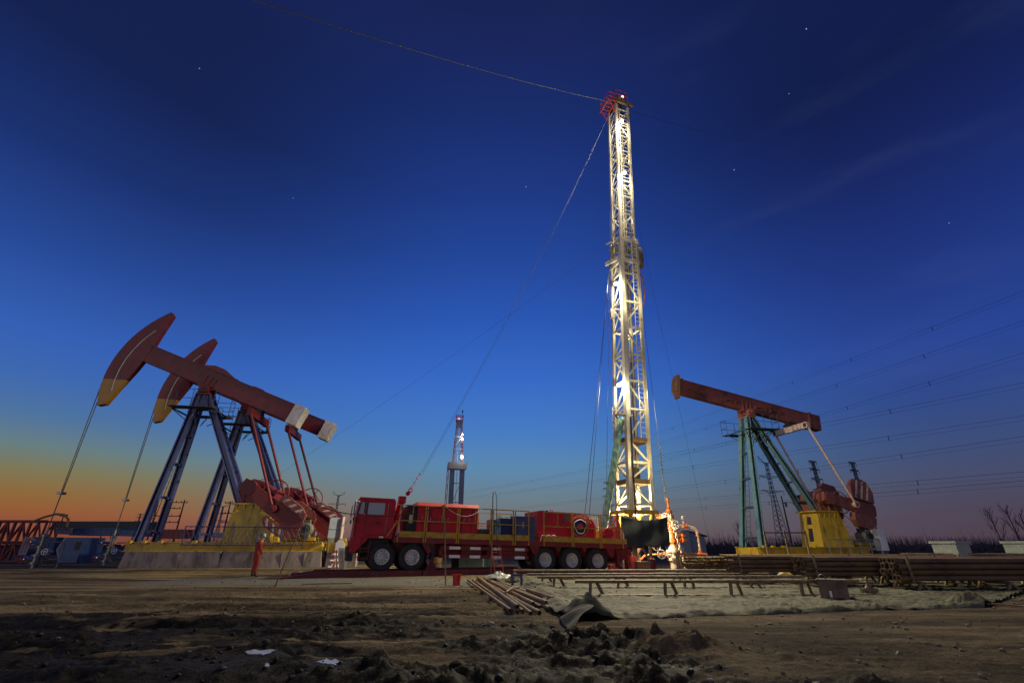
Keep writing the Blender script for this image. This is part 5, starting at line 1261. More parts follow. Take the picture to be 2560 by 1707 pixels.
# far row of tubing running across
pr = None
for i in range(12):
    if pr is None: pr = pipe_mesh(11, .05, 'tubing_pipe', 10).build('tubing_pipe', M['pipe'], smooth=50); o = pr
    else: o = pr.copy(); C.objects.link(o)
    r_, c_ = divmod(i,4); x = AT(1790+r_*14+random.uniform(-12,12),1390,23.6).x+ (0 if i<6 else 8.5)
    o.location = (x, 23.6+c_*.13, .72+r_*.11+(.06 if i<6 else 0)); o.rotation_euler = (random.uniform(0,6),0,random.uniform(-.015,.01))
    tag(o, 'long rusty tubing pipe lying level across the far rack, behind the casing stacks', 'pipe', 'long tubing on the far rack')
t = thing('pipe_rack', 'far low rack carrying the long level tubing', 'rack', (AT(1790,1390,23.6).x,23.6,0))
for x in (.8,5,9,13,17): 
    MB().beam((x,-.2,.62),(x,.7,.62),.1,.1).build('cross_bar', M['tress'], t); MB().beam((x,.2,0),(x,.2,.57),.1,.1).build('leg', M['tress'], t)

# ------------------------------------------------------------------ the grey ground sheet
NU, NV = 300, 130
q = [G(1418,1552), G(2452,1518), G(2640,1452), G(1235,1449)]
uu, vv = np.meshgrid(np.linspace(0,1,NU+1), np.linspace(0,1,NV+1))
def bil(k): return (q[0][k]*(1-uu)+q[1][k]*uu)*(1-vv)+(q[3][k]*(1-uu)+q[2][k]*uu)*vv
SX, SY = bil(0), bil(1)
SX = SX+.12*perlin(vv*5, uu*0+.5, 4)*(1-uu); SY = SY+.22*perlin(uu*6, vv*0+.3, 6)*(1-vv)+.06*perlin(uu*21, vv*0+.3, 8)*(1-vv)
swx = SX+.25*fbm(SX*1.3,SY*1.3,3,171); swy = SY+.18*fbm(SX*1.3,SY*1.3,3,173)
SZ = np.maximum(height(SX,SY),0)*.5+.02+.05*(1-np.abs(fbm(swx*.5+.4*swy,swy*2.0,4,71,.55))*3).clip(0,1)**3+.035*(1-np.abs(fbm(swx*1.3-.5*swy,swy*3.4,3,72,.55))*3).clip(0,1)**3+.010*fbm(swx*4,swy*8,3,74)
SZ = SZ+.045*np.exp(-(vv/.035)**2)*(.6+.8*np.abs(perlin(uu*9, uu*0+.2, 33)))                    # turned-up near edge
SZ = SZ-.10*np.exp(-(vv/.010)**2)
pk = G(1474,1548); d2 = ((SX-pk.x)/.34)**2+((SY-pk.y-.12)/.3)**2; SZ = SZ+.33*np.exp(-d2)*(1+.3*perlin(SX*6,SY*6,3))     # lifted corner
pk = G(2425,1512); d2 = ((SX-pk.x)/.35)**2+((SY-pk.y)/.25)**2; SZ = SZ+.22*np.exp(-d2)*(1+.9*perlin(SX*5,SY*5,13))
fold = np.exp(-((uu-.02-.05*vv)/.018)**2); SZ = SZ+.14*fold*(.5+np.abs(perlin(vv*7,uu*3,14)))
m = MB(); m.v = [tuple(p) for p in np.stack([SX,SY,SZ],-1).reshape(-1,3)]
m.f = [(j*(NU+1)+i, j*(NU+1)+i+1, (j+1)*(NU+1)+i+1, (j+1)*(NU+1)+i) for j in range(NV) for i in range(NU)]
o = m.build('ground_sheet', M['tarp'], smooth=80, fix=False); o.modifiers.new('thick','SOLIDIFY').thickness = .006
tag(rebase(o), 'big wrinkled grey-green sheet spread on the ground under the pipe trestles', 'sheet')
# mud trodden over the sheet
sel = rng.integers(0, SX.size, 260); sxx, syy, szz = SX.ravel()[sel], SY.ravel()[sel], SZ.ravel()[sel]; srr = .006+.022*rng.uniform(0,1,260)**3
lumps('mud_crumbs', list(zip(sxx, syy, szz+srr*.4, srr)), mudm, '')
# crumpled pieces of sheeting
def crumple(px, py, rx, ry, h, mt, lbl, seed, name='sheet_bundle', zoff=0.0):
    g = G(px,py); n = 44; U, V_ = np.meshgrid(np.linspace(-1,1,n), np.linspace(-1,1,n)); rr = np.sqrt(U*U+V_*V_)
    X = U*rx*(1+.25*perlin(U*2+seed,V_*2,seed)); Y = V_*ry*(1+.25*perlin(U*2,V_*2+seed,seed+1))
    Z = np.clip(1-rr**1.6,0,1)*h*(.75+1.3*np.abs(perlin(U*2.6+seed,V_*2.6,seed+2))+.7*np.abs(perlin(U*6,V_*6+seed,seed+3)))+.01
    m = MB(); m.v = [tuple(p) for p in np.stack([X,Y,Z],-1).reshape(-1,3)]; m.f = [(j*n+i,j*n+i+1,(j+1)*n+i+1,(j+1)*n+i) for j in range(n-1) for i in range(n-1) if rr[j,i] < 1.02]
    used = sorted({i for f in m.f for i in f}); ix = {a:b for b,a in enumerate(used)}; m.v = [m.v[i] for i in used]; m.f = [tuple(ix[i] for i in f) for f in m.f]
    o = m.build(name, M[mt], smooth=55, fix=False, loc=(g.x,g.y,hgt(g.x,g.y)+zoff)); o.modifiers.new('thick','SOLIDIFY').thickness = .012
    return tag(o, lbl, 'sheet', 'crumpled sheeting by the pipe heap')
crumple(1247,1447,.62,.5,.17,'plastic','pale crumpled plastic at the far end of the loose pipe heap',3, zoff=.06)
crumple(1291,1458,.42,.55,.2,'tarpd','olive crumpled cloth lying on the loose pipe heap',7, zoff=.08)
crumple(1345,1474,.75,.8,.13,'tarpd','olive sheet edge bunched between the pipe heap and the trestles',11, zoff=.04)
crumple(1400,1497,.55,.5,.09,'tarp','grey-green wrinkled sheet end at the open pipe ends',13, zoff=.03)
# the lifted near corner folds over into an open tent
pkp = AT(1474,1512,9.35); lft = G(1412,1592,.02); lf2 = G(1452,1600,.02); bk = G(1400,1545,.02)
m = MB(); n = 22; ps = []
for j in range(n):
    for i in range(n):
        u, v = i/(n-1), j/(n-1)            # v runs from the peak to the ground, u across the flap
        a = pkp.lerp(bk, v)+V(0,.1,0)*(1-v); b = (pkp+V(.05,-.12,.0)).lerp(lf2.lerp(lft,.6), v)
        p = a.lerp(b, u); bow = math.sin(PI*v)*.06
        p += V(-.3*bow, -bow*.4, bow*.9)+V(.02*math.sin(u*9+v*3), 0, .025*math.sin(u*11+v*7)*(v**.5))
        p.z = max(p.z, hgt(p.x,p.y)+.01); ps.append(p)
m.add(ps, [(j*n+i,j*n+i+1,(j+1)*n+i+1,(j+1)*n+i) for j in range(n-1) for i in range(n-1)])
o = m.build('sheet_flap', M['tarpd'], smooth=70, fix=False); o.modifiers.new('thick','SOLIDIFY').thickness = .008; tag(rebase(o), 'dark flap of sheeting folded over at the lifted near corner of the ground sheet', 'sheet')

# crates, bucket, valve, bag, stones, planks
def crate(px, py, w_, d_, h_, rz, lbl):
    g = G(px,py); t = thing('crate', lbl, 'crate', (g.x,g.y,hgt(g.x,g.y)*0+.03), rz, 'brown crates at the casing stacks')
    m = MB(); m.hexa([(-w_/2,-d_/2,0),(w_/2,-d_/2,0),(w_/2,d_/2,0),(-w_/2,d_/2,0),(-w_/2*1.04,-d_/2*1.04,h_),(w_/2*1.04,-d_/2*1.04,h_),(w_/2*1.04,d_/2*1.04,h_),(-w_/2*1.04,d_/2*1.04,h_)])
    for z in (h_*.06,h_*.94): 
        for s in (-1,1): m.box(-w_/2*1.06,w_/2*1.06,s*d_*.52-.01,s*d_*.52+.01,z-.02,z+.02); m.box(s*w_*.52-.01,s*w_*.52+.01,-d_*.54,d_*.54,z-.02,z+.02)
    m.build('body', M['crate'], t)
    m = MB(); m.torus((-w_*.3,0,h_+.02),(0,1,0),.08,.014,12,5); m.build('handle', M['steel'], t)
    return t
ct_ = crate(2090,1500,.62,.5,.46,-.55,'brown steel crate on the right end of the grey sheet, with a wire handle')
MB().box(-.1,-.05,-.272,-.266,.06,.2).build('paper_label', M['white'], ct_)
crate(2108,1466,.6,.5,.4,-.5,'shadowed brown crate behind the nearest trestle, under the casing stacks')
g = G(2178,1490); t = thing('gate_valve', 'rusty valve with a flat handwheel lying between the two brown crates', 'valve', (g.x,g.y,.03))
m = MB(); m.lathe([(0,0),(.13,0),(.13,.05),(.08,.07),(.1,.18),(.06,.24),(.03,.3),(.03,.38),(0,.38)],(0,0,0),n=14); m.tube((-.22,0,.12),(.22,0,.12),.06,10); m.build('body', M['tress'], t, smooth=40)
MB().wheel((0,0,.37),(.15,0,1),.16,.016,5).build('handwheel', M['pipe'], t, smooth=50)
g = G(1141,1462); t = thing('bucket', 'red bucket on the gravel, left of the loose pipe heap', 'bucket', (g.x,g.y,hgt(g.x,g.y)))
m = MB(); m.lathe([(.0,0),(.125,0),(.15,.33),(.158,.33),(.158,.36),(.14,.36),(.118,.02),(0,.02)],(0,0,0),n=22); m.torus((0,0,.27),(0,0,1),.149,.008,22,5); m.build('body', M['bucket'], t, smooth=40)
m = MB(); m.pipe([(.155*math.cos(a),.02,.33-.13*math.sin(a)) for a in np.linspace(0,PI,12)],.006,5); m.build('handle', M['steel'], t)
g = G(1982,1448); m = MB(); n = 12
for j in range(n):
    for i in range(n):
        u,v = 2*PI*i/n, PI*j/(n-1); k = 1+.15*math.sin(3*u+2*v)+.1*math.sin(5*v); m.v.append((.3*k*math.sin(v)*math.cos(u),.2*k*math.sin(v)*math.sin(u),.14+.15*k*math.cos(v)))
m.f = [(j*n+i,j*n+(i+1)%n,(j+1)*n+(i+1)%n,(j+1)*n+i) for j in range(n-1) for i in range(n)]
bg_m = mat('bag_yellow_blue', (.55,.36,.03), .5, var=.1, col2=(.03,.2,.5), amt=.75, scale=2.6)
tag(m.build('bag', bg_m, smooth=60, loc=(g.x,g.y+.6,0), fix=False), 'yellow and blue plastic bag on the ground beneath the casing stacks', 'bag')
def rock(px, py, r, lbl, mt='stone', grp=None):
    g = G(px,py); o = lumps('rock', [(0,0,r*.45,r)], M[mt], ''); del o['kind']; o.location = (g.x,g.y,hgt(g.x,g.y)); return tag(o, lbl, 'rock', grp)
rock(728,1441,.15,'pale stone at the tip of the red ramp'); rock(1163,1500,.045,'small pale stone left of the loose pipe heap','stone')
rock(1226,1557,.05,'small pale stone in the mud below the loose pipe heap','stone')
def plank(px0,py0,px1,py1,w_,lbl):
    a, b = G(px0,py0), G(px1,py1); o = MB().beam((0,0,0),(b-a),w_,.03).build('plank', M['wood'], loc=(a.x,a.y,hgt((a.x+b.x)/2,(a.y+b.y)/2)+.03)); return tag(o, lbl, 'plank', 'planks lying on the ground')
plank(2290,1497,2405,1509,.07,'tan pole lying on the sheet right of the wire-handled crate'); plank(2470,1512,2600,1522,.07,'tan pole poking out by the crumpled sheet corner at right')
plank(755,1461,880,1459,.14,'tan plank on the gravel below the red ramp')
# pale blocks beyond the pipes at right
for k,(px,l) in enumerate(((2372,'pale green concrete block with a lid behind the casing stacks'),(2552,'pale green concrete block with a lid, cut by the right edge'))):
    p = AT(px,1352,24); t = thing('lidded_block', l, 'concrete block', (p.x,24,0), .35, 'pale lidded blocks'); m = MB(); m.box(-.5,.5,-.5,.5,0,p.z-.1); m.build('body', M['paleconc'], t); MB().box(-.56,.56,-.56,.56,p.z-.1,p.z).build('lid', M['paleconc'], t)
# white switch box behind the right pump jack
p = loc2w(pR,-9.4,.4,0); t = thing('switch_box', 'white electric switch box behind the teal-legged pump jack', 'switch box', p, pR.rotation_euler.z)
MB().box(-.35,.35,-.25,.25,1.0,2.5).build('cabinet', M['white'], t); MB().box(-.25,.25,-.2,.2,0,1.0).build('stand', M['steel'], t); m = MB(); m.box(-.3,.3,.251,.262,1.1,2.4); m.build('door', M['white'], t)
# ------------------------------------------------------------------ pylons, lines, distant rig
def pylon(px, py, Y, kind, lbl, k=1.0, rz=.3):
    top = AT(px, py, Y); h = top.z; t = thing('power_pylon', lbl, 'pylon', (top.x,Y,0), rz, 'high-voltage pylons')
    wb, ww, wt = (.105*h, .03*h, .022*h); hw = .62*h
    def half(z): return (wb+(ww-wb)*z/hw)/2 if z < hw else (ww+(wt-ww)*(z-hw)/(h-hw))/2
    lw, bw = .0045*h*k, .0028*h*k
    m = MB(); hz = h*.93 if kind == 'cat' else h
    zs = [0]
    while zs[-1] < hz-.01: zs.append(min(hz, zs[-1]+max(.05*h, half(zs[-1])*1.5)))
    for i in range(len(zs)-1):
        a, b = half(zs[i]), half(zs[i+1]); z0, z1 = zs[i], zs[i+1]
        for s, q in ((-1,-1),(1,-1),(1,1),(-1,1)): m.beam((s*a,q*a,z0),(s*b,q*b,z1),lw,lw)
        for p0,p1 in (((-1,-1),(1,-1)),((1,-1),(1,1)),((1,1),(-1,1)),((-1,1),(-1,-1))):
            m.beam((p0[0]*a,p0[1]*a,z0),(p1[0]*b,p1[1]*b,z1),bw,bw); m.beam((p1[0]*a,p1[1]*a,z0),(p0[0]*b,p0[1]*b,z1),bw,bw)
    m.build('tower', M['lattice'], t)
    arms = [(.62,.17),(.78,.15)] if kind == 'cat' else [(.66,.12),(.79,.115),(.905,.1),(1.0,.08)]
    for zf, lf in arms:
        m = MB(); z = zf*h; a = half(z); L_ = lf*h
        for s in (-1,1):
            for q in (-1,1):
                m.beam((s*a,q*a,z-.028*h),(s*L_,0,z),bw*1.2,bw*1.2); m.beam((s*a,q*a,z),(s*L_,0,z),bw*1.2,bw*1.2)
            for f in (.35,.7): m.beam((s*(a+(L_-a)*f),-a*(1-f),z),(s*(a+(L_-a)*f),a*(1-f),z-.02*h*(1-f)),bw,bw)
            m.tube((s*L_,0,z),(s*L_,0,z-.05*h),bw*.8,5)
        m.build('cross_arm', M['lattice'], t)
    if kind == 'cat':
        m = MB(); z = hz; a = half(z)
        for s in (-1,1):
            for q in (-1,1): m.beam((s*a,q*a,z-.02*h),(s*.11*h,0,h),bw*1.3,bw*1.3); m.beam((-s*a,q*a,z),(s*.1*h,0,z+.01*h),bw*1.2,bw*1.2)
            m.beam((s*.1*h,0,z+.01*h),(s*.11*h,0,h),bw,bw)
        m.build('earth_wire_peak', M['lattice'], t)
    return t
pylon(1912,1142,225,'cat','big lattice pylon between the teal legs and rear strut of the right pump jack',.9,.35)
pylon(2031,1152,300,'drum','slim distant pylon seen between the two pitman rods at right',1.3,.5)
pylon(2130,1155,300,'drum','slim distant pylon above the striped counterweight, rightmost pylon',1.3,.5)
pylon(1520,1205,240,'drum','pylon half hidden behind the wrapped ram at the mast foot',1.2,.4)
pylon(848,1228,330,'cat','lone pylon against the orange sky left of the truck cab',1.3,.2)
pylon(560,1258,420,'cat','far pylon between the violet legs and yellow pedestal',1.5,.2)
pylon(352,1284,520,'drum','faintest far pylon left of the blue front legs',1.8,.2)
lines = [((1545,1118),(2560,712),'topmost'),((1470,1163),(2560,786),'second highest'),((1545,1181),(2560,866),'third highest'),((1150,1232),(2560,940),'fourth highest'),((1160,1244),(2560,1022),'fifth highest'),((1300,1268),(2560,1073),'sixth highest'),((1500,1262),(2560,1170),'second lowest'),((1500,1285),(2560,1192),'lowest')]
for k,(a,b,l) in enumerate(lines):
    A = AT(*a,270); B_ = AT(*b,75); d = (B_-A); m = MB(); end = A+d*1.5
    pts = [p-A for p in span(A, end, 1.2 if k < 6 else .6, 28)]
    m.pipe(pts, .024, 4)
    m.pipe([p+V(0,0,-.75) for p in pts], .016, 4)
    for j in (6,10,13,15,17): p = pts[j]; m.beam(p+V(0,0,.1), p-V(0,0,.85), .09, .09)
    tag(m.build('power_line', M['wireb'], loc=A, fix=False), 'overhead twin power line at right, %s of those crossing the right edge' % l, 'power line', 'overhead power lines at right')
def upole(px, py, Y, lbl, arms, h0=0, grp=None):
    top = AT(px,py,Y); h = top.z; t = thing('utility_pole', lbl, 'utility pole', (top.x,Y,0), .3, grp); k = Y/70
    MB().tube((0,0,0),(0,0,h),.13*k,8,.08*k).build('pole', M['bark'], t)
    for z,w_,off in arms:
        m = MB(); m.beam((off-w_/2,0,h-z),(off+w_/2,0,h-z),.1*k,.1*k)
        for f in (-.45,-.15,.15,.45): m.tube((off+w_*f,0,h-z),(off+w_*f,0,h-z+.25*k),.05*k,5)
        m.build('cross_arm', M['bark'], t)
    return t, h
t, h = upole(462,1249,95,'dark twin-arm utility pole framed between the blue front legs',[(.5,3.0,-.9),(1.6,3.2,-1.9),(3.0,4.4,-2.2),(4.1,4.4,-2.2)])
MB().tube((-4.3,0,0),(-4.3,0,h-.2),.13,7,.1).build('pole', M['bark'], t); MB().box(-3.2,-2.2,-.4,.4,h-6.2,h-4.7).build('transformer', M['shed'], t)
upole(577,1253,105,'utility pole right of the violet front legs against the orange sky',[(.3,2.2,0),(2.4,2.4,-.2),(4.2,2.2,.2)])
t, h = upole(1953,1239,75,'bare utility pole in front of the big lattice pylon',[])
m = MB(); m.lathe([(0,0),(.16,0),(.16,.7),(0,.7)],(.55,0,h-1.6),n=10); m.beam((0,0,h-1.1),(.6,0,h-1.0),.06,.06); m.build('transformer', M['lattice'], t)
m = MB(); m.torus((3.2,0,h-1.6),(0,1,0),.9,.03,16,4); m.pipe([(0,0,h-1.0),(1.5,0,h-.9),(3.2,0,h-.7),(4.6,0,h-.9)],.03,4); m.build('wire_coil', M['rubber'], t)
for px,py,l in ((160,1287,'small floodlight post on the yard skyline at far left'),(262,1311,'tiny floodlight post on the yard skyline left of the wellheads')):
    p = AT(px,py,50); t = thing('light_post', l, 'light post', (p.x,50,0)); MB().tube((0,0,0),(0,0,p.z),.05,6).build('pole', M['black'], t); MB().box(-.3,.3,-.12,.12,p.z-.12,p.z+.06).build('lamp_head', M['black'], t)

# distant drilling rig with two blue-grey columns
Y = 167; bx = AT(1139,1262,Y); M['rigleg'] = mat('rig_leg_red',(.2,.06,.05),.6,col2=(.4,.36,.3),amt=.5,scale=.12)
rg = thing('drilling_rig', 'distant floodlit drilling rig with two blue-grey columns and white platform, above the truck', 'drilling rig', (bx.x,Y,0), .25)
Z = lambda py: AT(1147,py,Y).z
zt_, zp_, zr_ = Z(1042), Z(1163), Z(1051)
for s in (-1,1):
    MB().box(s*1.75-.75,s*1.75+.75,-.9,.9,0,zp_).build('column', M['rigblue'], rg)
m = MB(); m.hexa([(-3.2,-1.4,zp_-1.4),(3.0,-1.4,zp_-1.4),(3.0,1.4,zp_-1.4),(-3.2,1.4,zp_-1.4),(-3.3,-1.6,zp_+.9),(3.3,-1.6,zp_+.9),(3.3,1.6,zp_+.9),(-3.3,1.6,zp_+.9)]); m.build('monkey_board', M['rigw'], rg)
for s in (-1,1):
    m = MB(); z0 = zp_+.9; w0,w1_ = 1.9,.85; n = 9
    for i in range(n):
        f0,f1_ = i/n,(i+1)/n; x0_,x1_ = s*(w0+(w1_-w0)*f0), s*(w0+(w1_-w0)*f1_); a,b = z0+(zr_-z0)*f0, z0+(zr_-z0)*f1_
        for y in (-.8,.8): m.beam((x0_,y,a),(x1_,y,b),.17,.17); m.beam((x0_-s*.5,y,a),(x1_-s*.5,y,b),.12,.12)
        m.beam((x0_,-.8,a),(x1_-s*.6,-.8,b),.1,.1); m.beam((x0_-s*.6,-.8,a),(x0_,-.8,a),.1,.1)
    split_build(m, 'mast_bar', M['rigleg'], rg)
m = MB()
for f in (.35,.62): z = zp_+(zr_-zp_)*f; m.beam((-1.4,-.8,z),(1.4,-.8,z),.25,.3)
m.beam((-1.6,-.8,zp_+(zr_-zp_)*.4),(1.1,-.8,zp_+(zr_-zp_)*.62),.16,.16); split_build(m, 'mast_brace', M['rigw'], rg)
m = MB()
for f in (.3,.55,.78): m.beam((-1.2,0,zp_*f),(1.2,0,zp_*f),.3,.3)
m.beam((-1.2,0,zp_*.55),(1.2,0,zp_*.78),.2,.2); m.beam((1.2,0,zp_*.55),(-1.2,0,zp_*.3),.2,.2); split_build(m, 'column_brace', M['rigw'], rg)
m = MB()
for i in range(9): z = zp_*i/9; m.beam((-3.4+.05*i,0,z),(-3.35+.05*i,0,z+zp_/9),.2,.2); m.beam((-4.0+.06*i,0,z),(-3.4+.05*i,0,z+zp_/9),.12,.12); m.beam((-4.0+.06*i,0,z),(-3.94+.06*i,0,z+zp_/9),.2,.2)
m.build('ladder_tower', M['crown'], rg)
m = MB(); m.box(-1.1,1.1,-1,1,zr_-2.4,zr_-.2)
m.build('crown_sheet', M['rigblue'], rg); m = MB()
for x in (-1.2,1.2):
    for y in (-1,1): m.beam((x,y,zr_-.3),(x,y,zt_+.3),.15,.15)
for z in (zr_-.1,zt_+.3):
    for y in (-1,1): m.beam((-1.2,y,z),(1.2,y,z),.2,.25)
    for x in (-1.2,1.2): m.beam((x,-1,z),(x,1,z),.2,.25)
m.build('crown_frame', M['crown'], rg)
m = MB(); m.tube((1.0,0,zt_),(1.0,0,Z(1025)+.2),.06,5); pl = m.build('flag_pole', M['black'], rg); MB().box(.75,1.2,-.03,.03,Z(1031),Z(1025)).build('flag', M['black'], pl)
m = MB(); m.lathe([(0,0),(.5,.3),(.6,1.2),(.4,2.2),(.25,3),(.3,4.4),(0,5)],(-.1,0,zp_*.32),n=10); m.tube((-.1,0,zp_*.32+4.8),(-.1,0,zr_-1),.08,5); m.build('travelling_block', M['yellow'], rg)
for (x,z,r_,p) in ((1.25,Z(1143),.46,240),(1.15,Z(1099),.24,90),(1.15,Z(1087),.2,60)):
    m = MB(); m.lathe([(0,0),(r_,0),(r_*.8,.25),(0,.35)],(x,-1.35,z),(0,-1,-.15),14); o = m.build('flood_lamp', M['lamp'], rg)
    ld = bpy.data.lights.new('flood_light','POINT'); ld.energy = p; ld.shadow_soft_size = .4; ld.color = (1,.97,.88); lo = bpy.data.objects.new('flood_light', ld); C.objects.link(lo); lo.parent = rg; lo.location = (x-.2,-2.9,z)
MB().lathe([(0,0),(.3,.1),(.3,.4),(0,.5)],(-.4,-1.1,zr_+.2),n=10).build('beacon', M['lampred'], rg)

# ------------------------------------------------------------------ woods and bare trees
rg_ = random.Random(11); m = MB()
def stem(m, x, y, h, r, lean=.05):
    tx, ty = x+rg_.uniform(-lean,lean)*h, y+rg_.uniform(-lean,lean)*h
    m.tube((x,y,-.1),(tx,ty,h),r,3,r*.25,cap=False)
    for i in range(rg_.randint(2,5)):
        f = rg_.uniform(.3,.9); b = V(x+(tx-x)*f, y+(ty-y)*f, h*f); a = rg_.uniform(0,6.3); l = h*rg_.uniform(.12,.3)*(1.2-f)
        m.tube(b, b+V(math.cos(a)*l*.5, math.sin(a)*l*.5, l), r*.5, 3, r*.15, cap=False)
for i in range(3600):
    y = rg_.uniform(95,170); x = y*rg_.uniform(.37,1.35); n_ = .5+.5*math.sin(x*.09)+.3*math.sin(x*.31)
    h = rg_.uniform(2.0,3.9)+.4*n_; h *= y/135
    if rg_.random() < .03 or (.40 < x/y < .5 and rg_.random() < .12): h *= rg_.uniform(1.2,1.7)
    stem(m, x, y, h, .045)
for i in range(900):
    y = rg_.uniform(240,380); x = y*rg_.uniform(-.75,.36); stem(m, x, y, rg_.uniform(3,7.5), .1)
wood = m.build('far_wood', mat('wood_far',(.07,.06,.075),.95), fix=False); struct(wood,'stuff')  # stem colour lightened to purple-grey, distance haze painted in
m = MB()
def bush(m, x, y, r, h):
    n = 7; b = len(m.v)
    for j in range(4):
        f = j/3
        for i in range(n): a = 2*PI*i/n; k = rg_.uniform(.7,1.25)*(1-f*.75); m.v.append((x+r*k*math.cos(a), y+r*k*.6*math.sin(a), h*f*rg_.uniform(.8,1.2)-.1*(j==0)))
    m.f += [(b+j*n+i,b+j*n+(i+1)%n,b+(j+1)*n+(i+1)%n,b+(j+1)*n+i) for j in range(3) for i in range(n)]+[tuple(b+3*n+i for i in range(n))]
for i in range(900):
    y = rg_.uniform(88,175); x = y*rg_.uniform(.36,1.38); bush(m, x, y, rg_.uniform(.6,2.2), rg_.uniform(.6,1.8)*y/120)
for i in range(500):
    y = rg_.uniform(200,420); x = y*rg_.uniform(-1.2,.36); bush(m, x, y, rg_.uniform(2,7), rg_.uniform(1,2.6)*y/260)
struct(m.build('scrub', mat('scrub_dark',(.03,.027,.03),.95), fix=False),'stuff')
def bare_tree(px, py, Y, lbl, seed, lean=0):
    p = AT(px,py,Y); h = p.z; t = thing('bare_tree', lbl, 'tree', (p.x,Y,0), 0, 'bare saplings'); r = random.Random(seed); tr_ = MB(); cr_m = MB()
    top = V(lean*h,0,h); tr_.pipe([V(0,0,-.1),top*.35+V(.1,0,0),top*.7,top],.05,6)
    def br(b, d, l, rad, lv):
        e = b+d*l; cr_m.tube(b,(b+e)/2+V(r.uniform(-.05,.05)*l,0,0),rad,4,rad*.8,cap=False); cr_m.tube((b+e)/2,e,rad*.8,4,rad*.3,cap=False)
        if lv > 0:
            for i in range(r.randint(2,4)):
                f = r.uniform(.3,1); a = r.uniform(0,6.3); q = (d+V(math.cos(a),math.sin(a),0)*r.uniform(.25,.5)+V(0,0,.25)).normalized(); br(b+d*(l*f), q, l*r.uniform(.35,.6), rad*.6, lv-1)
    for i in range(13):
        f = r.uniform(.2,.95); a = r.uniform(0,6.3); br(top*f, V(math.cos(a)*.5,math.sin(a)*.5,1).normalized(), h*.42*(1.1-f*.8), .026, 2)
    tr_.build('trunk', M['bark'], t, smooth=50); cr_m.build('crown', M['bark'], t); return t
bare_tree(2475,1276,58,'leftmost of the bare saplings at the right edge',1,-.06); bare_tree(2518,1270,58,'middle bare sapling at the right edge, right of the lidded block',2,-.05); bare_tree(2552,1282,60,'bare sapling cut by the right edge of the picture',3,-.04)
bare_tree(1842,1308,95,'tall thin sapling in the wood left of the teal legs',5); 

# ------------------------------------------------------------------ sheds and the left yard
def at_px(px0, px1, pyt, Y): a, b = AT(px0,pyt,Y), AT(px1,pyt,Y); return a.x, b.x, a.z
x0,x1,z = at_px(1688,1722,1327,62); t = thing('corrugated_shed', 'pale corrugated shed behind the orange wellhead tree', 'shed', ((x0+x1)/2,62,0))
m = MB(); n = 24; hw_ = (x1-x0)/2
pts = [(-hw_+2*hw_*i/n, (.09 if i%2 else 0)) for i in range(n+1)]
m.add([(x,y-.0,0) for x,y in pts]+[(x,y,z) for x,y in pts]+[(-hw_,5,0),(hw_,5,0),(-hw_,5,z),(hw_,5,z)], [(i,i+1,n+2+i,n+1+i) for i in range(n)]+[(2*n+2,0,n+1,2*n+4),(n,2*n+3,2*n+5,2*n+1),(2*n+3,2*n+2,2*n+4,2*n+5)]); m.build('wall', M['shed'], t); MB().box(-hw_-.1,hw_+.1,-.1,5.1,z,z+.12).build('roof', M['shed'], t)
x0,x1,z = at_px(1722,1760,1336,66); t = thing('shed', 'blue-grey shed with sloping roof right of the corrugated one', 'shed', ((x0+x1)/2,66,0)); hw_ = (x1-x0)/2
m = MB(); m.hexa([(-hw_,0,0),(hw_,0,0),(hw_,6,0),(-hw_,6,0),(-hw_,0,z+.35),(hw_,0,z-.25),(hw_,6,z-.25),(-hw_,6,z+.35)]); m.build('wall', M['shedb'], t); MB().hexa([(-hw_-.2,-.3,z+.37),(hw_+.3,-.3,z-.26),(hw_+.3,6.2,z-.26),(-hw_-.2,6.2,z+.37),(-hw_-.2,-.3,z+.55),(hw_+.3,-.3,z-.1),(hw_+.3,6.2,z-.1),(-hw_-.2,6.2,z+.55)]).build('roof', M['dblue'], t)
def cont(px0, px1, pyt, pyb, Y, mt, lbl, dep=2.4, name='container', cat='container', rz=0, grp=None):
    a, b = AT(px0,pyt,Y), AT(px1,pyt,Y); z0 = max(0,AT(px0,pyb,Y).z); L_ = b.x-a.x; h = a.z-z0
    t = thing(name, lbl, cat, (a.x,Y,z0), rz, grp); m = MB(); m.box(0,L_,0,dep,0,h)
    for x in np.linspace(.05,L_-.05,max(3,int(L_/.35))): m.box(x-.05,x+.05,-.03,0,.08,h-.08)
    m.build('body', M[mt], t); m = MB()
    for z in (0,h): m.box(-.03,L_+.03,-.05,dep+.03,z-.05,z+.05)
    for x in (0,L_): m.box(x-.05,x+.05,-.055,.05,.05,h-.05)
    m.build('frame_edge', M[mt], t); return t
M['yarddk'] = mat('yard_dark', (.05,.055,.06), .7, var=.3)
yg = 'containers in the left yard'
cont(135,345,1304,1322,47,'yarddk','long dark low trailer body along the yard skyline at far left',2.6,'trailer_body','trailer')
cont(180,300,1321,1336,44.5,'yardblue','long blue container under the dark trailer body at far left',2.4,grp=yg)
cont(302,336,1326,1338,44.0,'yardblue','short blue container just left of the blue front legs',2.4,grp=yg)
cont(142,180,1320,1333,44.3,'yardpink','pale pinkish container at the left end of the long blue one',2.2,grp=yg)
cont(112,142,1344,1385,39,'dblue','dark blue container right behind the far-left wellhead',2,grp=yg)
cont(65,82,1343,1385,39.5,'yardpink','pale narrow box left of the far-left wellhead',1.2,grp=yg)
a, b = AT(150,1343,38), AT(212,1343,38); t = thing('storage_tank', 'blue tank with a pale slanted end between the two left wellheads', 'tank', (a.x,38,0)); L_ = b.x-a.x; h = a.z
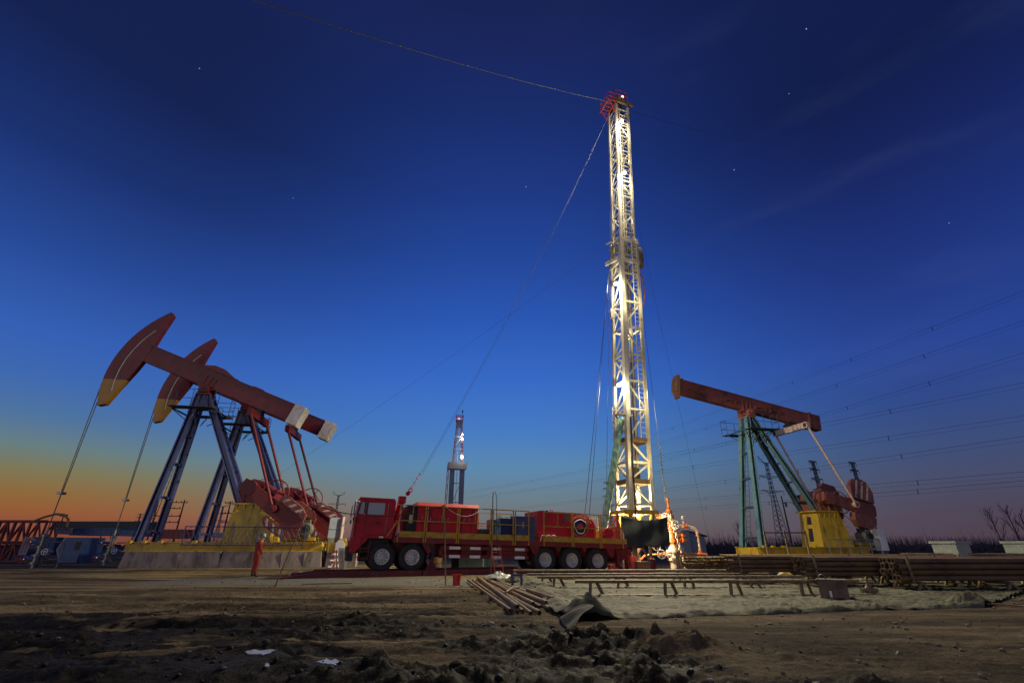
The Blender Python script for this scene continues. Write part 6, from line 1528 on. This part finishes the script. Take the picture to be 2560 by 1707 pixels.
m = MB(); m.prism([(.6,0.15),(.05,h*.55),(.35,h),(L_,h),(L_,.15)],0,2.0); m.build('body', M['yardblue'], t); m = MB(); m.prism([(.6,.15),(.05,h*.55),(.35,h),(.5,h),(.2,h*.55),(.75,.15)],-.012,-.002); m.build('end_panel', M['yardpink'], t)
m = MB(); m.box(L_*.72,L_*.95,-.01,0,h*.55,h*.85); m.build('hatch', M['black'], t); m = MB(); m.box(.5,L_,.2,1.8,0,.15); m.build('skid', M['pipe'], t)
# red lattice sections stacked at the far left
a, b = AT(-60,1304,41), AT(118,1304,41)
for k,(z0,z1,l) in enumerate(((0.1,1.45,'lower red lattice mast section lying in the yard at the left edge'),(1.55,a.z,'upper red lattice mast section lying in the yard at the left edge'))):
    t = thing('lattice_section', l, 'lattice section', (a.x,41,z0), 0, 'red lattice sections in the left yard'); L_ = b.x-a.x; h = z1-z0; c_m = MB(); d_m = MB(); n = 9
    for y in (0,1.4):
        for z in (0,h): c_m.beam((0,y,z+.06),(L_,y,z+.06),.16,.16)
    for i in range(n):
        x,x2 = L_*i/n, L_*(i+1)/n
        for y in (0,1.4): d_m.beam((x,y,.1 if i%2 else h),(x2,y,h if i%2 else .1),.09,.09); d_m.beam((x,y,.1),(x,y,h),.12,.12)
    c_m.build('chord', M['dred'], t); split_build(d_m, 'lattice_bar', M['dred'], t)
m = MB(); p = AT(80,1304,40.5); m.pipe([V(0,0,0),V(.8,0,.35),V(1.7,0,.6),V(2.4,0,.55),V(2.9,0,.2),V(3.0,0,-.4)],.09,8); tag(m.build('hose', M['wood'], loc=p, smooth=60), 'thick hose arching over the red lattice section at far left', 'hose')
# yard things seen between the pump jack legs
cont(396,462,1324,1344,46,'dred','dark red low trailer seen between the blue front legs',2.2,'trailer_body','trailer')
cont(498,530,1331,1341,60,'rigw','small white cabin under the violet front legs',2,'site_cabin','cabin'); cont(538,568,1331,1342,62,'rigw','small white cabin left of the yellow pedestal',2,'site_cabin','cabin')
# behind the truck
x0,x1,z = at_px(1148,1208,1382,29.5); t = thing('cable_cabinet', 'pale green two-door cabinet seen under the truck', 'cabinet', (x0,29.5,0)); L_ = x1-x0
MB().box(0,L_,0,.7,0.04,z).build('body', M['cabg'], t)
for s in (0,1): MB().box(.04+s*L_/2,L_/2-.03+s*L_/2,-.015,-.001,.1,z-.08).build('door', M['cabg'], t)
p = AT(1166,1390,29.47); MB().box(L_*.3,L_*.32,-.03,-.016,z*.4,z*.6).build('handle', M['black'], t)
cont(1132,1147,1384,1424,29.8,'black','black narrow cabinet left of the pale green one under the truck',.6,'control_box','cabinet')
cont(1213,1240,1388,1424,30.2,'shedb','grey box right of the pale green cabinet under the truck',.6,'control_box','cabinet')
g = G(1085,1420); m = MB(); m.lathe([(0,0),(.28,0),(.3,.4),(.28,.85),(0,.85)],(0,0,0),n=16); tag(m.build('oil_drum', M['pipe'], loc=(g.x,g.y+1.5,0), smooth=40), 'brown drum behind the side guard of the truck', 'drum')
x0,x1,z = at_px(847,866,1369,27.6); t = thing('control_box', 'grey metal box standing left of the truck nose', 'cabinet', (x0,27.6,0)); MB().box(0,x1-x0,0,.5,0,z).build('body', M['steel'], t); MB().box(.04,x1-x0-.04,-.012,-.001,.1,z-.08).build('door', M['steel'], t)
p0, p1, q0 = AT(828,1420,27.0), AT(849,1420,27.0), AT(838,1374,27.0); t = thing('step_ladder', 'red and white folding ladder left of the truck nose', 'ladder', (q0.x,27.0,.0))
def striped(nm, a, b):
    a, b = V(a), V(b)
    for k in range(8):
        MB().beam(a.lerp(b,k/8), a.lerp(b,(k+1)/8-.004), .05, .05).build(nm, M['crown'] if k%2 else M['white'], t)
for y in (-.25,.25): striped('rail', (-.24,y,0),(0,y*.8,q0.z)); striped('rail', (.24,y,0),(.03,y*.8,q0.z))
for z in (.3,.6,.9): MB().beam((-.24*(1-z/q0.z),-.25,z),(-.24*(1-z/q0.z),.25,z),.06,.03).build('rung', M['white'], t)
p = loc2w(pA,-9.6,.2,0); t = thing('electric_panel', 'grey electric panel board with cream edge by the motors', 'electric panel', p, pA.rotation_euler.z+.5)
MB().box(-.35,.35,-.06,.06,1.75,2.95).build('board', M['shedb'], t); MB().box(-.5,-.36,-.08,.3,1.7,3.0).build('edge_panel', M['eqw'], t); MB().box(-.3,.3,-.05,.05,0,1.75).build('stand', M['steel'], t)
p = loc2w(pA,-10.3,.9,0); t = thing('pump_skid', 'yellow equipment skid with white end between plinth and truck nose', 'skid', p, pA.rotation_euler.z)
MB().box(-1.0,.7,-.5,.5,.95,1.5).build('beam_box', M['pyellow'], t); MB().box(-1.0,.7,-.45,.45,0,.94).build('concrete_foot', M['conc'], t); m = MB(); m.prism([(-.25,1.0),(.25,1.0),(.25,1.45),(.12,1.62),(-.12,1.62),(-.25,1.45)],.5,.56); m.build('end_plate', M['white'], t)
# ------------------------------------------------------------------ the worker by the plinth
def skinned(name, chains, mt, parent, sub=2, loc=None):
    """chains: list of lists of ((x,y,z), r); the first point of a later chain is joined to an equal earlier point"""
    vs, rs, es, idx = [], [], [], {}
    for ch in chains:
        last = None
        for p, r in ch:
            k = tuple(round(c,4) for c in p)
            if k not in idx: idx[k] = len(vs); vs.append(p); rs.append(r)
            i = idx[k]
            if last is not None and last != i: es.append((last,i))
            last = i
    me = bpy.data.meshes.new(name); me.from_pydata(vs, es, []); me.materials.append(mt)
    o = bpy.data.objects.new(name, me); C.objects.link(o)
    if parent: o.parent = parent
    if loc is not None: o.location = loc
    sk = o.modifiers.new('skin','SKIN'); ly = me.skin_vertices[0] if me.skin_vertices else None
    if ly is None:
        import bmesh
        bm = bmesh.new(); bm.from_mesh(me); bm.verts.layers.skin.verify(); bm.to_mesh(me); bm.free(); ly = me.skin_vertices[0]
    for i, r in enumerate(rs): ly.data[i].radius = (r,r) if not isinstance(r,tuple) else r; ly.data[i].use_root = (i == 0)
    sk.use_smooth_shade = True; s2 = o.modifiers.new('sub','SUBSURF'); s2.levels = s2.render_levels = sub
    return o
PX = AT(641,1400,23.7); pz = hgt(PX.x,23.7)
# +x is the way he faces (away to the right), y his left
arms = {1:((0,.2,1.43),(.02,.27,1.15),(.14,.25,.92)), -1:((0,-.2,1.43),(-.06,-.29,1.16),(.04,-.33,.91))}
legs = {1:((0,.095,.92),(.03,.13,.5),(0,.16,.09)), -1:((0,-.095,.92),(.01,-.14,.5),(-.05,-.2,.09))}
spine = [((0,0,.95),.13),((0.0,0,1.1),.125),((.03,0,1.28),.14),((.05,0,1.43),.1),((.06,0,1.5),.055),((.08,0,1.6),.07),((.095,0,1.68),.09),((.09,0,1.75),.07)]
body = [spine]
for s in (1,-1):
    sh, el, wr = arms[s]; body.append([((.05,0,1.43),.1),(sh,.06),(el,.04),(wr,.028)])
    hip, kn, an = legs[s]; body.append([((0,0,.95),.13),(hip,.09),(kn,.055),(an,.04),((an[0]+.1,an[1]*1.05,.05),.035)])
    d = V(wr)-V(el); d.normalize(); w_ = V(wr); palm = w_+d*.075
    body.append([(wr,.028),(tuple(palm),.03)])
    for k in range(4):
        o_ = V(.018*(1.5-k), .0, 0); b = palm+d*.02+o_; l = (.07,.08,.075,.06)[k]
        body.append([(tuple(palm),.03),(tuple(b),.009),(tuple(b+d*l*.5+V(.006,-s*.008,0)),.0085),(tuple(b+d*l*.85+V(.012,-s*.03,0)),.0075)])
    body.append([(tuple(w_+d*.02),.02),(tuple(w_+d*.04+V(.035,0,0)),.011),(tuple(w_+d*.09+V(.045,-s*.01,0)),.009)])
per = skinned('person', body, M['skin'], None, 2, (PX.x,23.7,pz)); per.rotation_euler.z = R(52)
tag(per, 'person in red-orange coveralls and dark hard hat standing by the left plinth', 'person')
suit = [[((0,0,.93),(.165,.15)),((0,0,1.1),(.165,.145)),((.03,0,1.28),(.18,.15)),((.05,0,1.43),(.13,.12)),((.06,0,1.5),.07)]]
for s in (1,-1):
    sh, el, wr = arms[s]; suit.append([((.05,0,1.43),(.13,.12)),(sh,.09),(el,.066),(wr,.05)])
    hip, kn, an = legs[s]; suit.append([((0,0,.93),(.165,.15)),((hip[0],hip[1],.86),.12),(kn,.085),((an[0],an[1],.12),.075)])
skinned('coverall', suit, M['suit'], per, 2)
for s in (1,-1):
    an = legs[s][2]; skinned('boot', [[((an[0],an[1],.17),.06),((an[0],an[1],.06),.055),((an[0]+.1,an[1],.05),.05),((an[0]+.17,an[1],.04),.035)]], M['black'], per, 2)
m = MB(); m.lathe([(.150,-.02),(.150,0),(.132,.02),(.125,.07),(.1,.12),(.05,.15),(0,.155)],(.09,0,1.71),(.05,0,1),20); m.box(.18,.27,-.07,.07,1.69,1.705); m.build('hard_hat', M['helmet'], per, smooth=50)
m = MB()
for s in (1,-1): m.lathe([(0,0),(.012,.003),(0,.012)],(.178,s*.034,1.665),(1,0,0),8); m.lathe([(.0,0),(.022,.005),(.012,.02),(0,.02)],(.09,s*.085,1.655),(0,s,0),8)
m.hexa([(.175,-.014,1.63),(.2,-.014,1.63),(.2,.014,1.63),(.175,.014,1.63),(.17,-.008,1.675),(.18,-.008,1.675),(.18,.008,1.675),(.17,.008,1.675)]); m.box(.165,.178,-.024,.024,1.598,1.606); m.build('face_features', M['skin'], per)
